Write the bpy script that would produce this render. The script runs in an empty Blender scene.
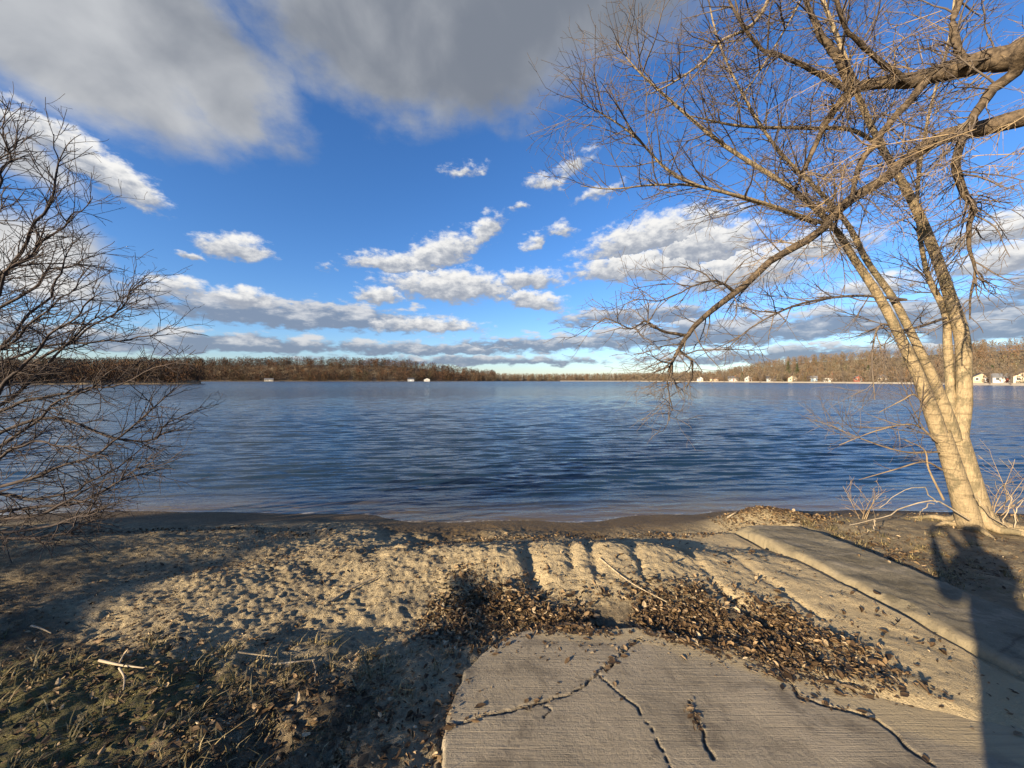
import bpy, bmesh, math, random
import numpy as np
from mathutils import Vector, Matrix
R = math.radians
F = 375.0            # focal length in pixels of a 1024 px wide frame
CAMZ = 1.6
WATER = -0.6
SUN_AZ, SUN_EL = 48.5, 14.6      # azimuth the light travels to (from +Y towards +X), elevation
sc = bpy.context.scene
col = sc.collection
rng = random.Random(11)
nr = np.random.default_rng(7)

def P(px, py, d):
    return Vector((d*(px-512)/F, d, CAMZ-(py-380)*d/F))

# ------------------------------------------------------------------ helpers
def tag(o, label=None, cat=None, group=None, kind=None):
    if label: o['label'] = label
    if cat: o['category'] = cat
    if group: o['group'] = group
    if kind: o['kind'] = kind
    return o

def empty(name, loc, label, cat, group=None):
    o = bpy.data.objects.new(name, None); col.objects.link(o)
    o.location = loc
    o.empty_display_size = .1
    return tag(o, label, cat, group)

def link(name, me, mat, parent=None, world=True):
    o = bpy.data.objects.new(name, me); col.objects.link(o)
    if mat is not None: me.materials.append(mat)
    if parent is not None:
        o.parent = parent
        if world: o.matrix_parent_inverse = Matrix.Translation(-Vector(parent.location))
    return o

def mesh_np(name, verts, loops, starts, smooth=False, attrs=None):
    me = bpy.data.meshes.new(name)
    verts = np.asarray(verts, np.float32); loops = np.asarray(loops, np.int32).ravel(); starts = np.asarray(starts, np.int32)
    me.vertices.add(len(verts)); me.vertices.foreach_set('co', verts.ravel())
    me.loops.add(len(loops)); me.loops.foreach_set('vertex_index', loops)
    me.polygons.add(len(starts)); me.polygons.foreach_set('loop_start', starts)
    me.polygons.foreach_set('use_smooth', np.full(len(starts), smooth))
    me.update(calc_edges=True)
    for k, a in (attrs or {}).items():
        at = me.attributes.new(k, 'FLOAT', 'POINT'); at.data.foreach_set('value', np.asarray(a, np.float32).ravel())
    return me

def grid_mesh(name, X, Y, Z, attrs=None, smooth=True, keep=None):
    n, m = X.shape
    v = np.stack([X, Y, Z], -1).reshape(-1, 3)
    i = np.arange((n-1)*(m-1)); r, c = i//(m-1), i % (m-1)
    a = r*m+c
    q = np.stack([a, a+1, a+m+1, a+m], 1)
    if keep is not None: q = q[keep.ravel()[i] if keep.size == i.size else keep]
    return mesh_np(name, v, q, np.arange(len(q))*4, smooth, attrs)

class Tubes:
    """collects tapered tubes and builds them as one mesh"""
    def __init__(s): s.v = []; s.f = []; s.n = 0
    def add(s, pts, rad, sides=4):
        p = np.asarray([tuple(q) for q in pts], float); r = np.asarray(rad, float)
        t = np.gradient(p, axis=0); t /= np.linalg.norm(t, axis=1)[:, None]+1e-9
        ref = np.array([0.31, .17, .93]) if abs(t[0] @ np.array([0.31, .17, .93])) < .9 else np.array([1., .1, 0])
        u = np.cross(t, ref); u /= np.linalg.norm(u, axis=1)[:, None]+1e-9
        w = np.cross(t, u)
        a = np.arange(sides)*2*math.pi/sides
        ring = p[:, None] + r[:, None, None]*(np.cos(a)[None, :, None]*u[:, None]+np.sin(a)[None, :, None]*w[:, None])
        k = len(p); b = s.n
        i = np.arange((k-1)*sides); rr, cc = i//sides, i % sides
        c2 = (cc+1) % sides
        s.f.append(np.stack([b+rr*sides+cc, b+rr*sides+c2, b+(rr+1)*sides+c2, b+(rr+1)*sides+cc], 1))
        s.v.append(ring.reshape(-1, 3)); s.n += k*sides
    def build(s, name, mat, parent=None, smooth=True):
        q = np.concatenate(s.f)
        me = mesh_np(name, np.concatenate(s.v), q, np.arange(len(q))*4, smooth)
        return link(name, me, mat, parent)

def spline(pts, n):
    """Catmull-Rom through points"""
    p = [np.array(tuple(q), float) for q in pts]; p = [2*p[0]-p[1]]+p+[2*p[-1]-p[-2]]
    out = []
    segs = len(p)-3
    for k in range(n):
        t = k/(n-1)*segs; i = min(int(t), segs-1); t -= i
        a, b, c, d = p[i:i+4]
        out.append(.5*((2*b)+(c-a)*t+(2*a-5*b+4*c-d)*t*t+(3*b-a-3*c+d)*t**3))
    return np.array(out)

# ---- numpy value noise
def _hash(i, j, s):
    h = (i.astype(np.int64)*374761393 + j.astype(np.int64)*668265263 + s*982451653) & 0xffffffff
    h = ((h ^ (h >> 13))*1274126177) & 0xffffffff
    return ((h ^ (h >> 16)) & 0xffff)/65535.0
def vnoise(x, y, s=0):
    i, j = np.floor(x), np.floor(y); fx, fy = x-i, y-j
    fx = fx*fx*(3-2*fx); fy = fy*fy*(3-2*fy)
    a, b, c, d = _hash(i, j, s), _hash(i+1, j, s), _hash(i, j+1, s), _hash(i+1, j+1, s)
    return (a*(1-fx)+b*fx)*(1-fy)+(c*(1-fx)+d*fx)*fy
def fbm(x, y, o=4, s=0, g=.5):
    t = 0; a = 1; n = 0
    for k in range(o):
        t = t+a*(vnoise(x*2**k+k*17.3, y*2**k-k*9.1, s+k)-.5); n += a; a *= g
    return t/n*2
def sstep(a, b, x):
    t = np.clip((x-a)/(b-a), 0, 1); return t*t*(3-2*t)
def gauss(x, w): return np.exp(-(x/w)**2)

# ------------------------------------------------------------------ materials
class NT:
    def __init__(s, tree): s.t = tree; s.n = tree.nodes; s.l = tree.links
    def node(s, typ, **kw):
        nd = s.n.new(typ)
        for k, v in kw.items():
            if k.startswith('i_'):
                key = k[2:]; key = int(key) if key.isdigit() else key.replace('_', ' ')
                s.set(nd.inputs[key], v)
            else: setattr(nd, k, v)
        return nd
    def set(s, sock, v):
        if isinstance(v, bpy.types.NodeSocket): s.l.new(v, sock)
        else: sock.default_value = v
    def math(s, op, a, b=0., c=0., clamp=False):
        nd = s.n.new('ShaderNodeMath'); nd.operation = op; nd.use_clamp = clamp
        s.set(nd.inputs[0], a); s.set(nd.inputs[1], b); s.set(nd.inputs[2], c); return nd.outputs[0]
    def vmath(s, op, a, b=(0, 0, 0), scale=None):
        nd = s.n.new('ShaderNodeVectorMath'); nd.operation = op
        s.set(nd.inputs[0], a); s.set(nd.inputs[1], b)
        if scale is not None: s.set(nd.inputs['Scale'], scale)
        return nd.outputs[0]
    def mix(s, f, a, b, typ='MIX'):
        nd = s.n.new('ShaderNodeMix'); nd.data_type = 'RGBA'; nd.blend_type = typ
        s.set(nd.inputs[0], f); s.set(nd.inputs[6], a if not isinstance(a, tuple) else (*a[:3], 1)); s.set(nd.inputs[7], b if not isinstance(b, tuple) else (*b[:3], 1)); return nd.outputs[2]
    def noise(s, vec, scale, detail=4, rough=.55, dist=0, out=0):
        nd = s.node('ShaderNodeTexNoise'); s.set(nd.inputs['Vector'], vec); nd.inputs['Scale'].default_value = scale
        nd.inputs['Detail'].default_value = detail; nd.inputs['Roughness'].default_value = rough; nd.inputs['Distortion'].default_value = dist
        return nd.outputs[out]
    def ramp(s, f, stops):
        nd = s.n.new('ShaderNodeValToRGB'); s.set(nd.inputs[0], f); e = nd.color_ramp.elements
        while len(e) > 1: e.remove(e[0])
        e[0].position = stops[0][0]; e[0].color = (*stops[0][1], 1)
        for p, c in stops[1:]:
            x = e.new(p); x.color = (*c, 1)
        return nd.outputs[0]
    def maprange(s, v, a, b, c=0., d=1., typ='SMOOTHSTEP'):
        nd = s.n.new('ShaderNodeMapRange'); nd.interpolation_type = typ
        for k, q in enumerate((v, a, b, c, d)): s.set(nd.inputs[k], q)
        return nd.outputs[0]
    def attr(s, name):
        nd = s.n.new('ShaderNodeAttribute'); nd.attribute_name = name; return nd.outputs['Fac']
    def scaled(s, vec, sc3):
        return s.vmath('MULTIPLY', vec, sc3)

def material(name, rough=.85, spec=.3):
    m = bpy.data.materials.new(name); m.use_nodes = True
    t = NT(m.node_tree); b = t.n['Principled BSDF']
    b.inputs['Roughness'].default_value = rough; b.inputs['Specular IOR Level'].default_value = spec
    geo = t.n.new('ShaderNodeNewGeometry')
    return m, t, b, geo.outputs['Position']

def bump(t, b, h, strength, dist, prev=None):
    nd = t.n.new('ShaderNodeBump'); nd.inputs['Strength'].default_value = strength; nd.inputs['Distance'].default_value = dist
    t.l.new(h, nd.inputs['Height'])
    if prev is not None: t.l.new(prev, nd.inputs['Normal'])
    t.l.new(nd.outputs[0], b.inputs['Normal']); return nd.outputs[0]

def simple(name, c1, c2, scale, rough=.85, bstr=.4, bdist=.01, stretch=(1, 1, 1), spec=.3):
    m, t, b, pos = material(name, rough, spec)
    v = t.scaled(pos, stretch)
    n = t.noise(v, scale, 5)
    t.set(b.inputs['Base Color'], t.mix(t.maprange(n, .3, .7), c1, c2))
    if bstr: bump(t, b, n, bstr, bdist)
    return m

def island(name, stops, rough=.8, trans=0):
    """colour picked per separate piece"""
    m, t, b, pos = material(name, rough, .25)
    g = t.n.new('ShaderNodeNewGeometry')
    c = t.ramp(g.outputs['Random Per Island'], stops)
    n = t.noise(pos, 60, 3)
    t.set(b.inputs['Base Color'], t.mix(t.maprange(n, .3, .7), c, t.mix(1., c, (.6, .55, .5), 'MULTIPLY')))
    return m

def ground_material():
    m, t, b, pos = material('sandy_ground', .92, .2)
    n1 = t.noise(pos, 2.2, 6, .6); n2 = t.noise(pos, 28, 5, .65); n3 = t.noise(pos, 220, 3, .6); n4 = t.noise(pos, 7, 6, .7)
    sand = t.mix(t.maprange(n1, .35, .68), (.46, .365, .215), (.345, .28, .175))
    sand = t.mix(t.math('MULTIPLY', t.maprange(t.noise(pos, 1.0, 6, .65), .50, .66), t.math('MULTIPLY_ADD', t.attr('clean'), -.6, .6)), sand, (.20, .162, .105))
    sand = t.mix(t.math('MULTIPLY', t.maprange(n2, .48, .66), t.math('MULTIPLY_ADD', t.attr('clean'), -.42, .55)), sand, (.15, .115, .072))
    sand = t.mix(t.math('MULTIPLY', t.maprange(n3, .56, .7), t.math('MULTIPLY_ADD', t.attr('clean'), -.3, .5)), sand, (.10, .075, .05))
    sand = t.mix(t.math('MULTIPLY', t.maprange(n3, .44, .3), .35), sand, (.50, .41, .27))
    sand = t.mix(t.math('MULTIPLY', t.attr('clean'), .6), sand, (.50, .385, .215))
    soil = t.mix(t.maprange(n4, .35, .65), (.11, .083, .05), (.25, .195, .118))
    soil = t.mix(t.math('MULTIPLY', t.maprange(n3, .55, .68), .6), soil, (.23, .18, .12))
    so = t.math('ADD', t.attr('soil'), t.math('MULTIPLY', t.math('SUBTRACT', n4, .5), 1.5), clamp=True)
    c = t.mix(t.maprange(so, .25, .75), sand, soil)
    gr = t.math('ADD', t.attr('moss'), t.math('MULTIPLY', t.math('SUBTRACT', n2, .5), 1.6), clamp=True)
    c = t.mix(t.math('MULTIPLY', t.maprange(gr, .4, .8), .8), c, (.15, .135, .045))
    wet = t.attr('wet')
    c = t.mix(wet, c, t.mix(1., c, (.34, .29, .23), 'MULTIPLY'))
    t.set(b.inputs['Base Color'], c)
    t.set(b.inputs['Roughness'], t.maprange(wet, 0., 1., .93, .62))
    n5 = t.noise(pos, 75, 4, .7)
    p = bump(t, b, n2, .8, .05)
    t.set(p.node.inputs['Strength'], t.math('MULTIPLY_ADD', t.attr('clean'), -.5, .8))
    p = bump(t, b, n5, .9, .028, p)
    bump(t, b, n3, .6, .008, p)
    return m

def concrete_material(name, groove, c1, c2, dark):
    m, t, b, pos = material(name, .88, .25)
    n1 = t.noise(pos, 1.7, 6, .65); n2 = t.noise(pos, 45, 5, .7); n3 = t.noise(pos, 320, 2)
    c = t.mix(t.maprange(n1, .32, .7), c1, c2)
    c = t.mix(t.math('MULTIPLY', t.maprange(n2, .52, .75), .5), c, dark)
    c = t.mix(t.math('MULTIPLY', t.maprange(n3, .58, .75), .45), c, dark)
    c = t.mix(t.math('MULTIPLY', t.maprange(n3, .40, .28), .25), c, (.5, .46, .4))
    st = t.noise(t.scaled(pos, (.5, 3.2, 1)), 2.4, 5, .7)
    c = t.mix(t.math('MULTIPLY', t.maprange(st, .56, .72), .45), c, (.36, .30, .21))
    c = t.mix(t.math('MULTIPLY', t.attr('crack'), .9), c, (.075, .058, .038))
    drift = t.maprange(t.math('ADD', t.attr('drift'), t.math('MULTIPLY', t.math('SUBTRACT', n1, .5), 1.6)), .35, .75)
    blot = t.noise(pos, 4.2, 6, .7)
    c = t.mix(t.math('MULTIPLY', t.maprange(blot, .50, .64), .65), c, dark)
    c = t.mix(t.math('MULTIPLY', t.maprange(blot, .46, .34), .35), c, (.38, .32, .23))
    c = t.mix(t.math('MULTIPLY', drift, .8 if groove else .5), c, (.38, .30, .175) if groove else (.29, .235, .145))
    h = t.math('ADD', t.math('MULTIPLY', n2, 1.1), t.math('MULTIPLY', n3, .5))
    if groove:
        lane = t.noise(t.node('ShaderNodeMapping', i_Vector=pos, i_Rotation=(0, 0, R(4)), i_Scale=(.9, 30, 1)).outputs[0], 1.6, 5, .7, .25)
        fine = t.noise(t.node('ShaderNodeMapping', i_Vector=pos, i_Rotation=(0, 0, R(3)), i_Scale=(1.6, 70, 1)).outputs[0], 1.8, 3, .6, .2)
        diag = t.noise(t.node('ShaderNodeMapping', i_Vector=pos, i_Rotation=(0, 0, R(-52)), i_Scale=(.7, 16, 1)).outputs[0], 1.3, 4, .7)
        patch = t.maprange(t.noise(pos, 1.1, 4), .36, .62)
        g = t.math('MULTIPLY', t.math('ADD', t.math('MULTIPLY', lane, 1.6), fine), t.math('MULTIPLY_ADD', patch, .8, .3))
        h = t.math('ADD', h, t.math('MULTIPLY', g, .8))
        h = t.math('ADD', h, t.math('MULTIPLY', t.maprange(diag, .6, .75), -.35))
        c = t.mix(t.math('MULTIPLY', t.maprange(lane, .5, .35), .28), c, dark)
        c = t.mix(t.math('MULTIPLY', t.maprange(diag, .6, .75), .3), c, dark)
    t.set(b.inputs['Base Color'], c)
    bump(t, b, h, .8, .012)
    return m

def water_material():
    m, t, b, pos = material('lake_water', .06, .5)
    b.inputs['IOR'].default_value = 1.333
    d = t.math('DIVIDE', t.node('ShaderNodeSeparateXYZ', i_0=pos).outputs[1], 60.)
    t.set(b.inputs['Base Color'], t.mix(t.maprange(t.noise(pos, .09, 3), .35, .65), (.009, .022, .040), (.011, .028, .052)))
    sh = t.attr('shallow')
    t.set(b.inputs['Base Color'], t.mix(t.maprange(sh, .10, .75), b.inputs['Base Color'].links[0].from_socket, (.085, .066, .042)))
    t.set(b.inputs['Base Color'], t.mix(t.math('MULTIPLY', t.maprange(sh, .90, .965), t.maprange(t.noise(pos, 9, 4), .45, .8)), b.inputs['Base Color'].links[0].from_socket, (.42, .39, .33)))
    rot = t.node('ShaderNodeMapping', i_Vector=pos, i_Rotation=(0, 0, R(-7)), i_Scale=(.38, 1, 1)).outputs[0]
    n1 = t.noise(rot, 1.5, 4, .6, .5)
    n2 = t.noise(rot, 6.5, 4, .6, .6)
    n3 = t.noise(t.scaled(rot, (.5, 1, 1)), .45, 4, .6)
    dist = t.vmath('LENGTH', pos); ln = t.n[-1].outputs['Value']
    t.set(b.inputs['Roughness'], t.maprange(ln, 8., 160., .04, .20, 'LINEAR'))
    n4 = t.noise(rot, 2.6, 4, .65, .4)
    nd = t.n.new('ShaderNodeBump'); t.set(nd.inputs['Strength'], t.maprange(ln, 10., 40., .12, .75)); nd.inputs['Distance'].default_value = .11
    t.l.new(n4, nd.inputs['Height']); p = nd.outputs[0]
    p = bump(t, b, n2, .7, .022, p)
    nd = t.n.new('ShaderNodeBump'); t.set(nd.inputs['Strength'], t.maprange(ln, 20., 140., .05, .8)); nd.inputs['Distance'].default_value = 1.3
    t.l.new(n3, nd.inputs['Height']); t.l.new(p, nd.inputs['Normal']); t.l.new(nd.outputs[0], b.inputs['Normal'])
    return m

def bark(name, c1, c2, c3, stretch=(1, 1, .25), scale=22, bstr=.7):
    m, t, b, pos = material(name, .85, .2)
    v = t.scaled(pos, stretch)
    n = t.noise(v, scale, 6, .65); n2 = t.noise(pos, 5, 4)
    c = t.mix(t.maprange(n, .35, .65), c1, c2)
    c = t.mix(t.math('MULTIPLY', t.maprange(n2, .5, .7), .6), c, c3)
    t.set(b.inputs['Base Color'], c); bump(t, b, n, bstr, .015)
    return m

def forest_material(name, stops):
    m, t, b, pos = material(name, .9, .1)
    t.set(b.inputs['Base Color'], t.ramp(t.attr('tint'), stops))
    return m

M = {}
M['ground'] = ground_material()
M['slab'] = concrete_material('broomed_concrete', True, (.30, .25, .175), (.215, .18, .125), (.12, .098, .07))
M['kerb'] = concrete_material('old_concrete', False, (.22, .185, .12), (.13, .11, .07), (.065, .055, .034))
M['water'] = water_material()
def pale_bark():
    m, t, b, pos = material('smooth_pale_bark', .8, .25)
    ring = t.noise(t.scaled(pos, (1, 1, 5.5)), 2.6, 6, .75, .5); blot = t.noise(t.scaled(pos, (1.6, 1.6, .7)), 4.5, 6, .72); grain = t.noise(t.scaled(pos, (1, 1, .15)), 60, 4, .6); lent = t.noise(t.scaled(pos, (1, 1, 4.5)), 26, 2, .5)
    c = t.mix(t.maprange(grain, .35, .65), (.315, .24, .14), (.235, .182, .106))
    c = t.mix(t.math('MULTIPLY', t.maprange(ring, .50, .62), .72), c, (.14, .105, .06))  # dark cross bands: bark rings, with twig shadows painted in
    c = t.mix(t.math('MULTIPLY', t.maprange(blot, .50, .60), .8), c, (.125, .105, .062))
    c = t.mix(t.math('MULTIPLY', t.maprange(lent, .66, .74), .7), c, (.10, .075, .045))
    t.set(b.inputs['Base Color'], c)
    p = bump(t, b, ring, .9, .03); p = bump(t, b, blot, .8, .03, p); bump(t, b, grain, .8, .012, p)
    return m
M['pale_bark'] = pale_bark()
M['dark_bark'] = bark('furrowed_bark', (.125, .092, .06), (.035, .026, .018), (.065, .05, .035), (1, 1, 1), 24, 1.)
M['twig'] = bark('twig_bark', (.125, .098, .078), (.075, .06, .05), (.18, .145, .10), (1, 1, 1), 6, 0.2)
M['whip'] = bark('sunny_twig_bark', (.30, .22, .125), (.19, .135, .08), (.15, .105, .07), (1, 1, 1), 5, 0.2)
M['shrub'] = bark('dark_shrub_bark', (.06, .046, .04), (.032, .025, .023), (.085, .062, .05), (1, 1, 1), 12, .3)
M['driftwood'] = bark('bleached_wood', (.36, .29, .20), (.24, .19, .125), (.44, .37, .27), (1, 1, 1), 14, .3)
M['stick'] = bark('dry_stick_bark', (.36, .29, .19), (.22, .17, .11), (.45, .38, .28), (1, 1, 1), 30, .4)
M['leaves'] = island('dead_leaves', [(0, (.045, .028, .014)), (.35, (.085, .053, .026)), (.6, (.14, .088, .042)), (.76, (.22, .145, .072)), (.9, (.31, .22, .12)), (1, (.44, .35, .22))], .7)
M['grass'] = island('dry_grass', [(0, (.085, .075, .028)), (.4, (.16, .13, .055)), (.7, (.27, .21, .10)), (1, (.38, .31, .17))], .7)
M['evergreen'] = island('evergreen_leaves', [(0, (.03, .045, .018)), (1, (.06, .075, .03))], .6)
M['hill'] = simple('leaf_covered_slope', (.17, .125, .075), (.10, .08, .05), .15, .95, 0)
M['beach'] = simple('far_sand', (.5, .43, .31), (.42, .35, .25), .3, .9, 0)
M['wood_shaded'] = forest_material('shade_toned_woods', [(0, (.038, .028, .021)), (.3, (.068, .044, .029)), (.5, (.05, .038, .028)), (.75, (.105, .052, .027)), (.92, (.034, .038, .020)), (1, (.085, .066, .05))])  # browns darkened to paint in cloud shade, mixed with rust and evergreen
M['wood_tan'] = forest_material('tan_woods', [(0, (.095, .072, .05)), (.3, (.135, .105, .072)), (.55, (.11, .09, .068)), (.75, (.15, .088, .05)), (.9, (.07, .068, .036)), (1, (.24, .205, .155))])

# ------------------------------------------------------------------ the shore's height
def prof(y, pts): return np.interp(y, [p[0] for p in pts], [p[1] for p in pts])
CEN = [(-60, .5), (-3, .05), (0, 0), (1.5, -.06), (2.3, -.12), (2.75, -.19), (3.1, -.16), (3.45, -.09), (3.8, -.055), (4.05, -.13), (4.45, -.37), (4.8, -.47), (5.2, -.53), (5.75, -.61), (7, -.85), (12, -1.6), (60, -4)]
LEF = [(-60, .5), (-3, .06), (0, .0), (1.6, -.05), (2.4, -.09), (3.2, -.15), (4.2, -.27), (5.2, -.44), (5.7, -.53), (6.2, -.60), (7.2, -.78), (12, -1.6), (60, -4)]
RIG = [(-60, .5), (-3, .05), (0, -.02), (1.5, -.085), (2.5, -.14), (3.2, -.175), (3.8, -.22), (4.2, -.31), (4.9, -.455), (5.6, -.53), (6.1, -.60), (7.2, -.8), (12, -1.6), (60, -4)]
BNK = [(-60, .5), (-3, .1), (0, -.05), (2.5, -.17), (3.5, -.24), (4.6, -.33), (5.4, -.42), (5.9, -.52), (6.25, -.60), (7, -.74), (12, -1.5), (60, -4)]
def slabz(x, y): return -.05*np.clip(y, -3, 9) - .01*np.clip(x, -1, 3)
def kerbz(x, y): return np.interp(y, [-3, 1, 2.5, 4, 5.2], [.02, -.02, -.085, -.2, -.33])
def in_slab(x, y):
    """signed distance-like: >0 inside the concrete ramp"""
    e = .09*fbm(x*2.6, y*2.6, 4, 40)
    left = x-(-.34+.03*(y-1.5))+.055*fbm(x*2.6, y*2.6, 4, 40)*0
    top = 2.62-y+.05*np.sin(x*2.)
    cut = (x+.32)*.72+(2.30-y)*.70-.07           # broken left corner
    right = 2.75-x
    d1 = -(.507*(x-1.0)+.862*(y-2.60)); d2 = -(.30*(x-1.75)+.954*(y-2.14))     # sand has buried the far right corner
    return np.minimum(np.minimum(np.minimum(left, top), np.minimum(cut, right)), np.maximum(d1, d2))+e
def H(x, y):
    wl = 1-sstep(-2.6, -.9, x); wr = sstep(.7, 2.6, x)*(1-sstep(2.9, 3.7, x)); wb = sstep(2.9, 3.7, x)
    wc = 1-wl-wr-wb
    yy = y+.25*fbm(x*.45, y*.3, 3, 3)*sstep(1.5, 4, y)
    z = wl*prof(yy, LEF)+wc*prof(yy, CEN)+wr*prof(yy, RIG)+wb*prof(yy, BNK)
    z = z - .012*np.clip(-x-3, 0, 4)*(y < 20)*0
    dry = 1-sstep(5.0, 5.9, y)
    near = gauss(y-2.8, 2.6)
    left = 1-sstep(-.6, .5, x)
    # lumps, trodden sand, clods; some patches lie smooth
    rough = .35+.85*sstep(-.22, .30, fbm(x*.85+4, y*1.1, 3, 55))
    z = z+dry*(.045*fbm(x*1.3, y*1.5, 4, 11)+.030*fbm(x*4.2, y*4.6, 4, 21)*(.55+.9*left*sstep(-2.6, -1.0, x))+.0095*rough*fbm(x*8+y*5, y*14-x*4, 4, 31, .7)*(.45+left*sstep(-3, -1.2, x))+(1-.65*sstep(1.5, 2.4, x))*(.010*fbm(x*34, y*34, 2, 37)*(.9+.6*left)+.008*fbm(x*17, y*17, 3, 39)))
    dents = np.clip(fbm(x*2.6+9, y*3.1, 2, 77)-.30, 0, 1)
    z = z-dry*.055*rough*dents*near+dry*near*.035*fbm(x*.8+2, y*.9, 2, 83)*(1-sstep(.2, 1.2, x))*(1-.7*sstep(-1.2, -3, x) if False else 1-.7*(1-sstep(-3, -1.2, x)))
    # ruts left by boat trailers, all running down to the water
    for rx, w, d, y0, y1 in ((.16, .085, .10, 3.0, 4.6), (.56, .05, .05, 3.2, 4.4), (.74, .06, .07, 3.1, 4.4), (1.22, .045, .028, 2.8, 4.5), (1.84, .05, .045, 2.5, 4.6), (2.25, .04, .03, 2.6, 4.3)):
        z = z-d*gauss(x-rx-.05*np.sin(y*2.2+rx*9)-.05*fbm(y*3, y*0+rx, 3, 5), w*(1+.5*fbm(y*4, x*5+rx, 2, 6)))*sstep(y0, y0+.35, y)*(1-sstep(y1-.3, y1, y))*np.clip(.75+.9*fbm(y*2.3, x*1.2+rx*7, 3, 8), .1, 1.2)
    # long low ridges across the left beach
    z = z+.03*np.sin((y-.35*x)*5+2*fbm(x*.8, y*.8, 2, 51))*wl*near*dry
    # washed up leaves mound at the end of the kerb
    z = z+.20*gauss(x-3.65, .62)*gauss(y-5.35, .38)
    # flat wet margin
    z = np.where(y > 4.4, z+.0, z)
    # under and around the concrete ramp
    s = in_slab(x, y)
    sz = slabz(x, y)
    cover = .05*fbm(x*2.3, y*2.3, 4, 91)
    inside = sz-.05
    lip = sz+.010+cover*.9
    w = sstep(0, .22, s)
    soft = sstep(.0, .9, x)                         # sand laps over the top and right edges only
    z = np.where(s > 0, np.minimum(z, inside)*(w+(1-w)*(1-soft))+(1-w)*soft*np.minimum(z, lip), z)
    z = np.where((s <= 0) & (s > -.35) & (x < .2), np.minimum(z, sz-.035*sstep(-.35, -.05, s)+.02*fbm(x*9, y*9, 3, 61)), z)
    # under the kerb strip
    k = np.minimum(np.minimum(x-2.86, 3.76-x), 5.0-y)
    z = np.where(k > .03, np.minimum(z, kerbz(x, y)-.06), z)
    bank = kerbz(x, y)-.022-.035*fbm(x*2.5, y*2., 4, 71)
    kl = gauss(np.minimum(x-2.86, 0), .55)*(x <= 2.89)*(y < 4.9)
    z = z*(1-kl)+np.minimum(np.maximum(z, bank-.09), bank)*kl
    return z

def axis(parts):
    a = [np.arange(p[0], p[1], p[2]) for p in parts]; return np.concatenate(a+[[parts[-1][1]]])
xs = axis([(-60, -14, 2.), (-14, -7, .12), (-7, -3, .03), (-3, 4, .0145), (4, 8, .03), (8, 14, .12), (14, 60, 2.)])
ys = axis([(-60, -6, 2.), (-6, 1, .2), (1, 4.6, .0135), (4.6, 6.8, .025), (6.8, 12, .25), (12, 60, 3.)])
X, Y = np.meshgrid(xs, ys)
Z = H(X, Y)
wetline = 5.35+.25*fbm(X*.7, Y*0, 2, 3)
wet = np.clip(sstep(-.46, -.555, -0-Z*0+Z) if False else sstep(.44, .545, -Z), 0, 1)
left = 1-sstep(-1.1, -.1, X+.25*fbm(X*2, Y*2, 3, 8))
soil = np.clip(left*(1-sstep(1.9, 2.5, Y-.18*np.clip(-X-1.5, 0, 3)))*.9 + .75*(1-sstep(-4.3, -2.2, X))*(1-sstep(2.6, 4.2, Y)) + .8*gauss(Y-2.75-.0*X, .28)*sstep(-.8, 0, X)*(1-sstep(1.6, 2.2, X)) + .55*sstep(3.75, 4.0, X)*(1-sstep(7, 9, X))
               + .38*(1-sstep(-2.5, -1, X))*sstep(2.6, 4.2, Y), 0, 1)
moss = np.clip((1-sstep(-2.0, -.8, X))*(1-sstep(2.0, 2.9, Y))*.72 + .45*gauss(X-4.3, .4)*(1-sstep(4.5, 5, Y)), 0, 1)
clean = np.clip(sstep(1.3, 2.3, X+.3*fbm(X*1.5, Y*1.5, 3, 14))*(1-sstep(3.6, 3.8, X))*(1-sstep(4.6, 5.2, Y))+.75*gauss(Y-3.5, .35)*sstep(-.6, .2, X)*(1-sstep(3, 3.6, X)), 0, 1)
g = link('ground', grid_mesh('ground', X, Y, Z, {'wet': wet, 'soil': soil, 'moss': moss, 'clean': clean}), M['ground'])
tag(g, 'trodden sandy shore with dark soil and leaf litter', None, None, 'structure')

# ------------------------------------------------------------------ concrete ramp (paving) with cracks
def gp(px, py, z0=-.1):
    z = z0
    for _ in range(3):
        d = (CAMZ-z)*F/(py-380); x = (px-512)*d/F; z = float(slabz(x, d))
    return (x, d)
def pline_dist(x, y, pts):
    best = np.full(x.shape, 9.)
    for (ax, ay), (bx, by) in zip(pts[:-1], pts[1:]):
        dx, dy = bx-ax, by-ay; t = np.clip(((x-ax)*dx+(y-ay)*dy)/(dx*dx+dy*dy), 0, 1)
        best = np.minimum(best, np.hypot(x-ax-t*dx, y-ay-t*dy))
    return best
CRACKS = [[gp(*p) for p in q] for q in (
    [(436, 734), (500, 714), (545, 704), (580, 690), (600, 676), (622, 657), (640, 640)],
    [(600, 676), (640, 715), (670, 760), (690, 820)],
    [(545, 704), (552, 712), (548, 722)],
    [(783, 676), (800, 700), (842, 712), (872, 718), (900, 738), (935, 768)],
    [(690, 706), (700, 730), (712, 760)])]
sx = np.arange(-.50, 2.86, .0085); sy = np.concatenate([np.arange(-1.5, 1.25, .05), np.arange(1.25, 2.75, .0085)])
SX, SY = np.meshgrid(sx, sy)
wob = .04*fbm(SX*7, SY*7, 4, 5, .6)
crack = np.zeros_like(SX); SZ = slabz(SX, SY)+.006*fbm(SX*2, SY*2, 3, 66)
for k, q in enumerate(CRACKS):
    wd = (.007, .0028, .0025, .007, .005)[k]*(1+.9*fbm(SX*6, SY*6, 2, 15+k))
    d = pline_dist(SX+wob, SY+wob[::-1, ::-1], q)
    c = 1-sstep(wd*.5, wd*1.6, d)
    crack = np.maximum(crack, c)
SZ = SZ-.016*crack
s = in_slab(SX, SY)
keep = (s[:-1, :-1] > 0)
SZ = np.where(s < .02, SZ-.05*(1-np.clip(s/.02, 0, 1)), SZ)
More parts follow.
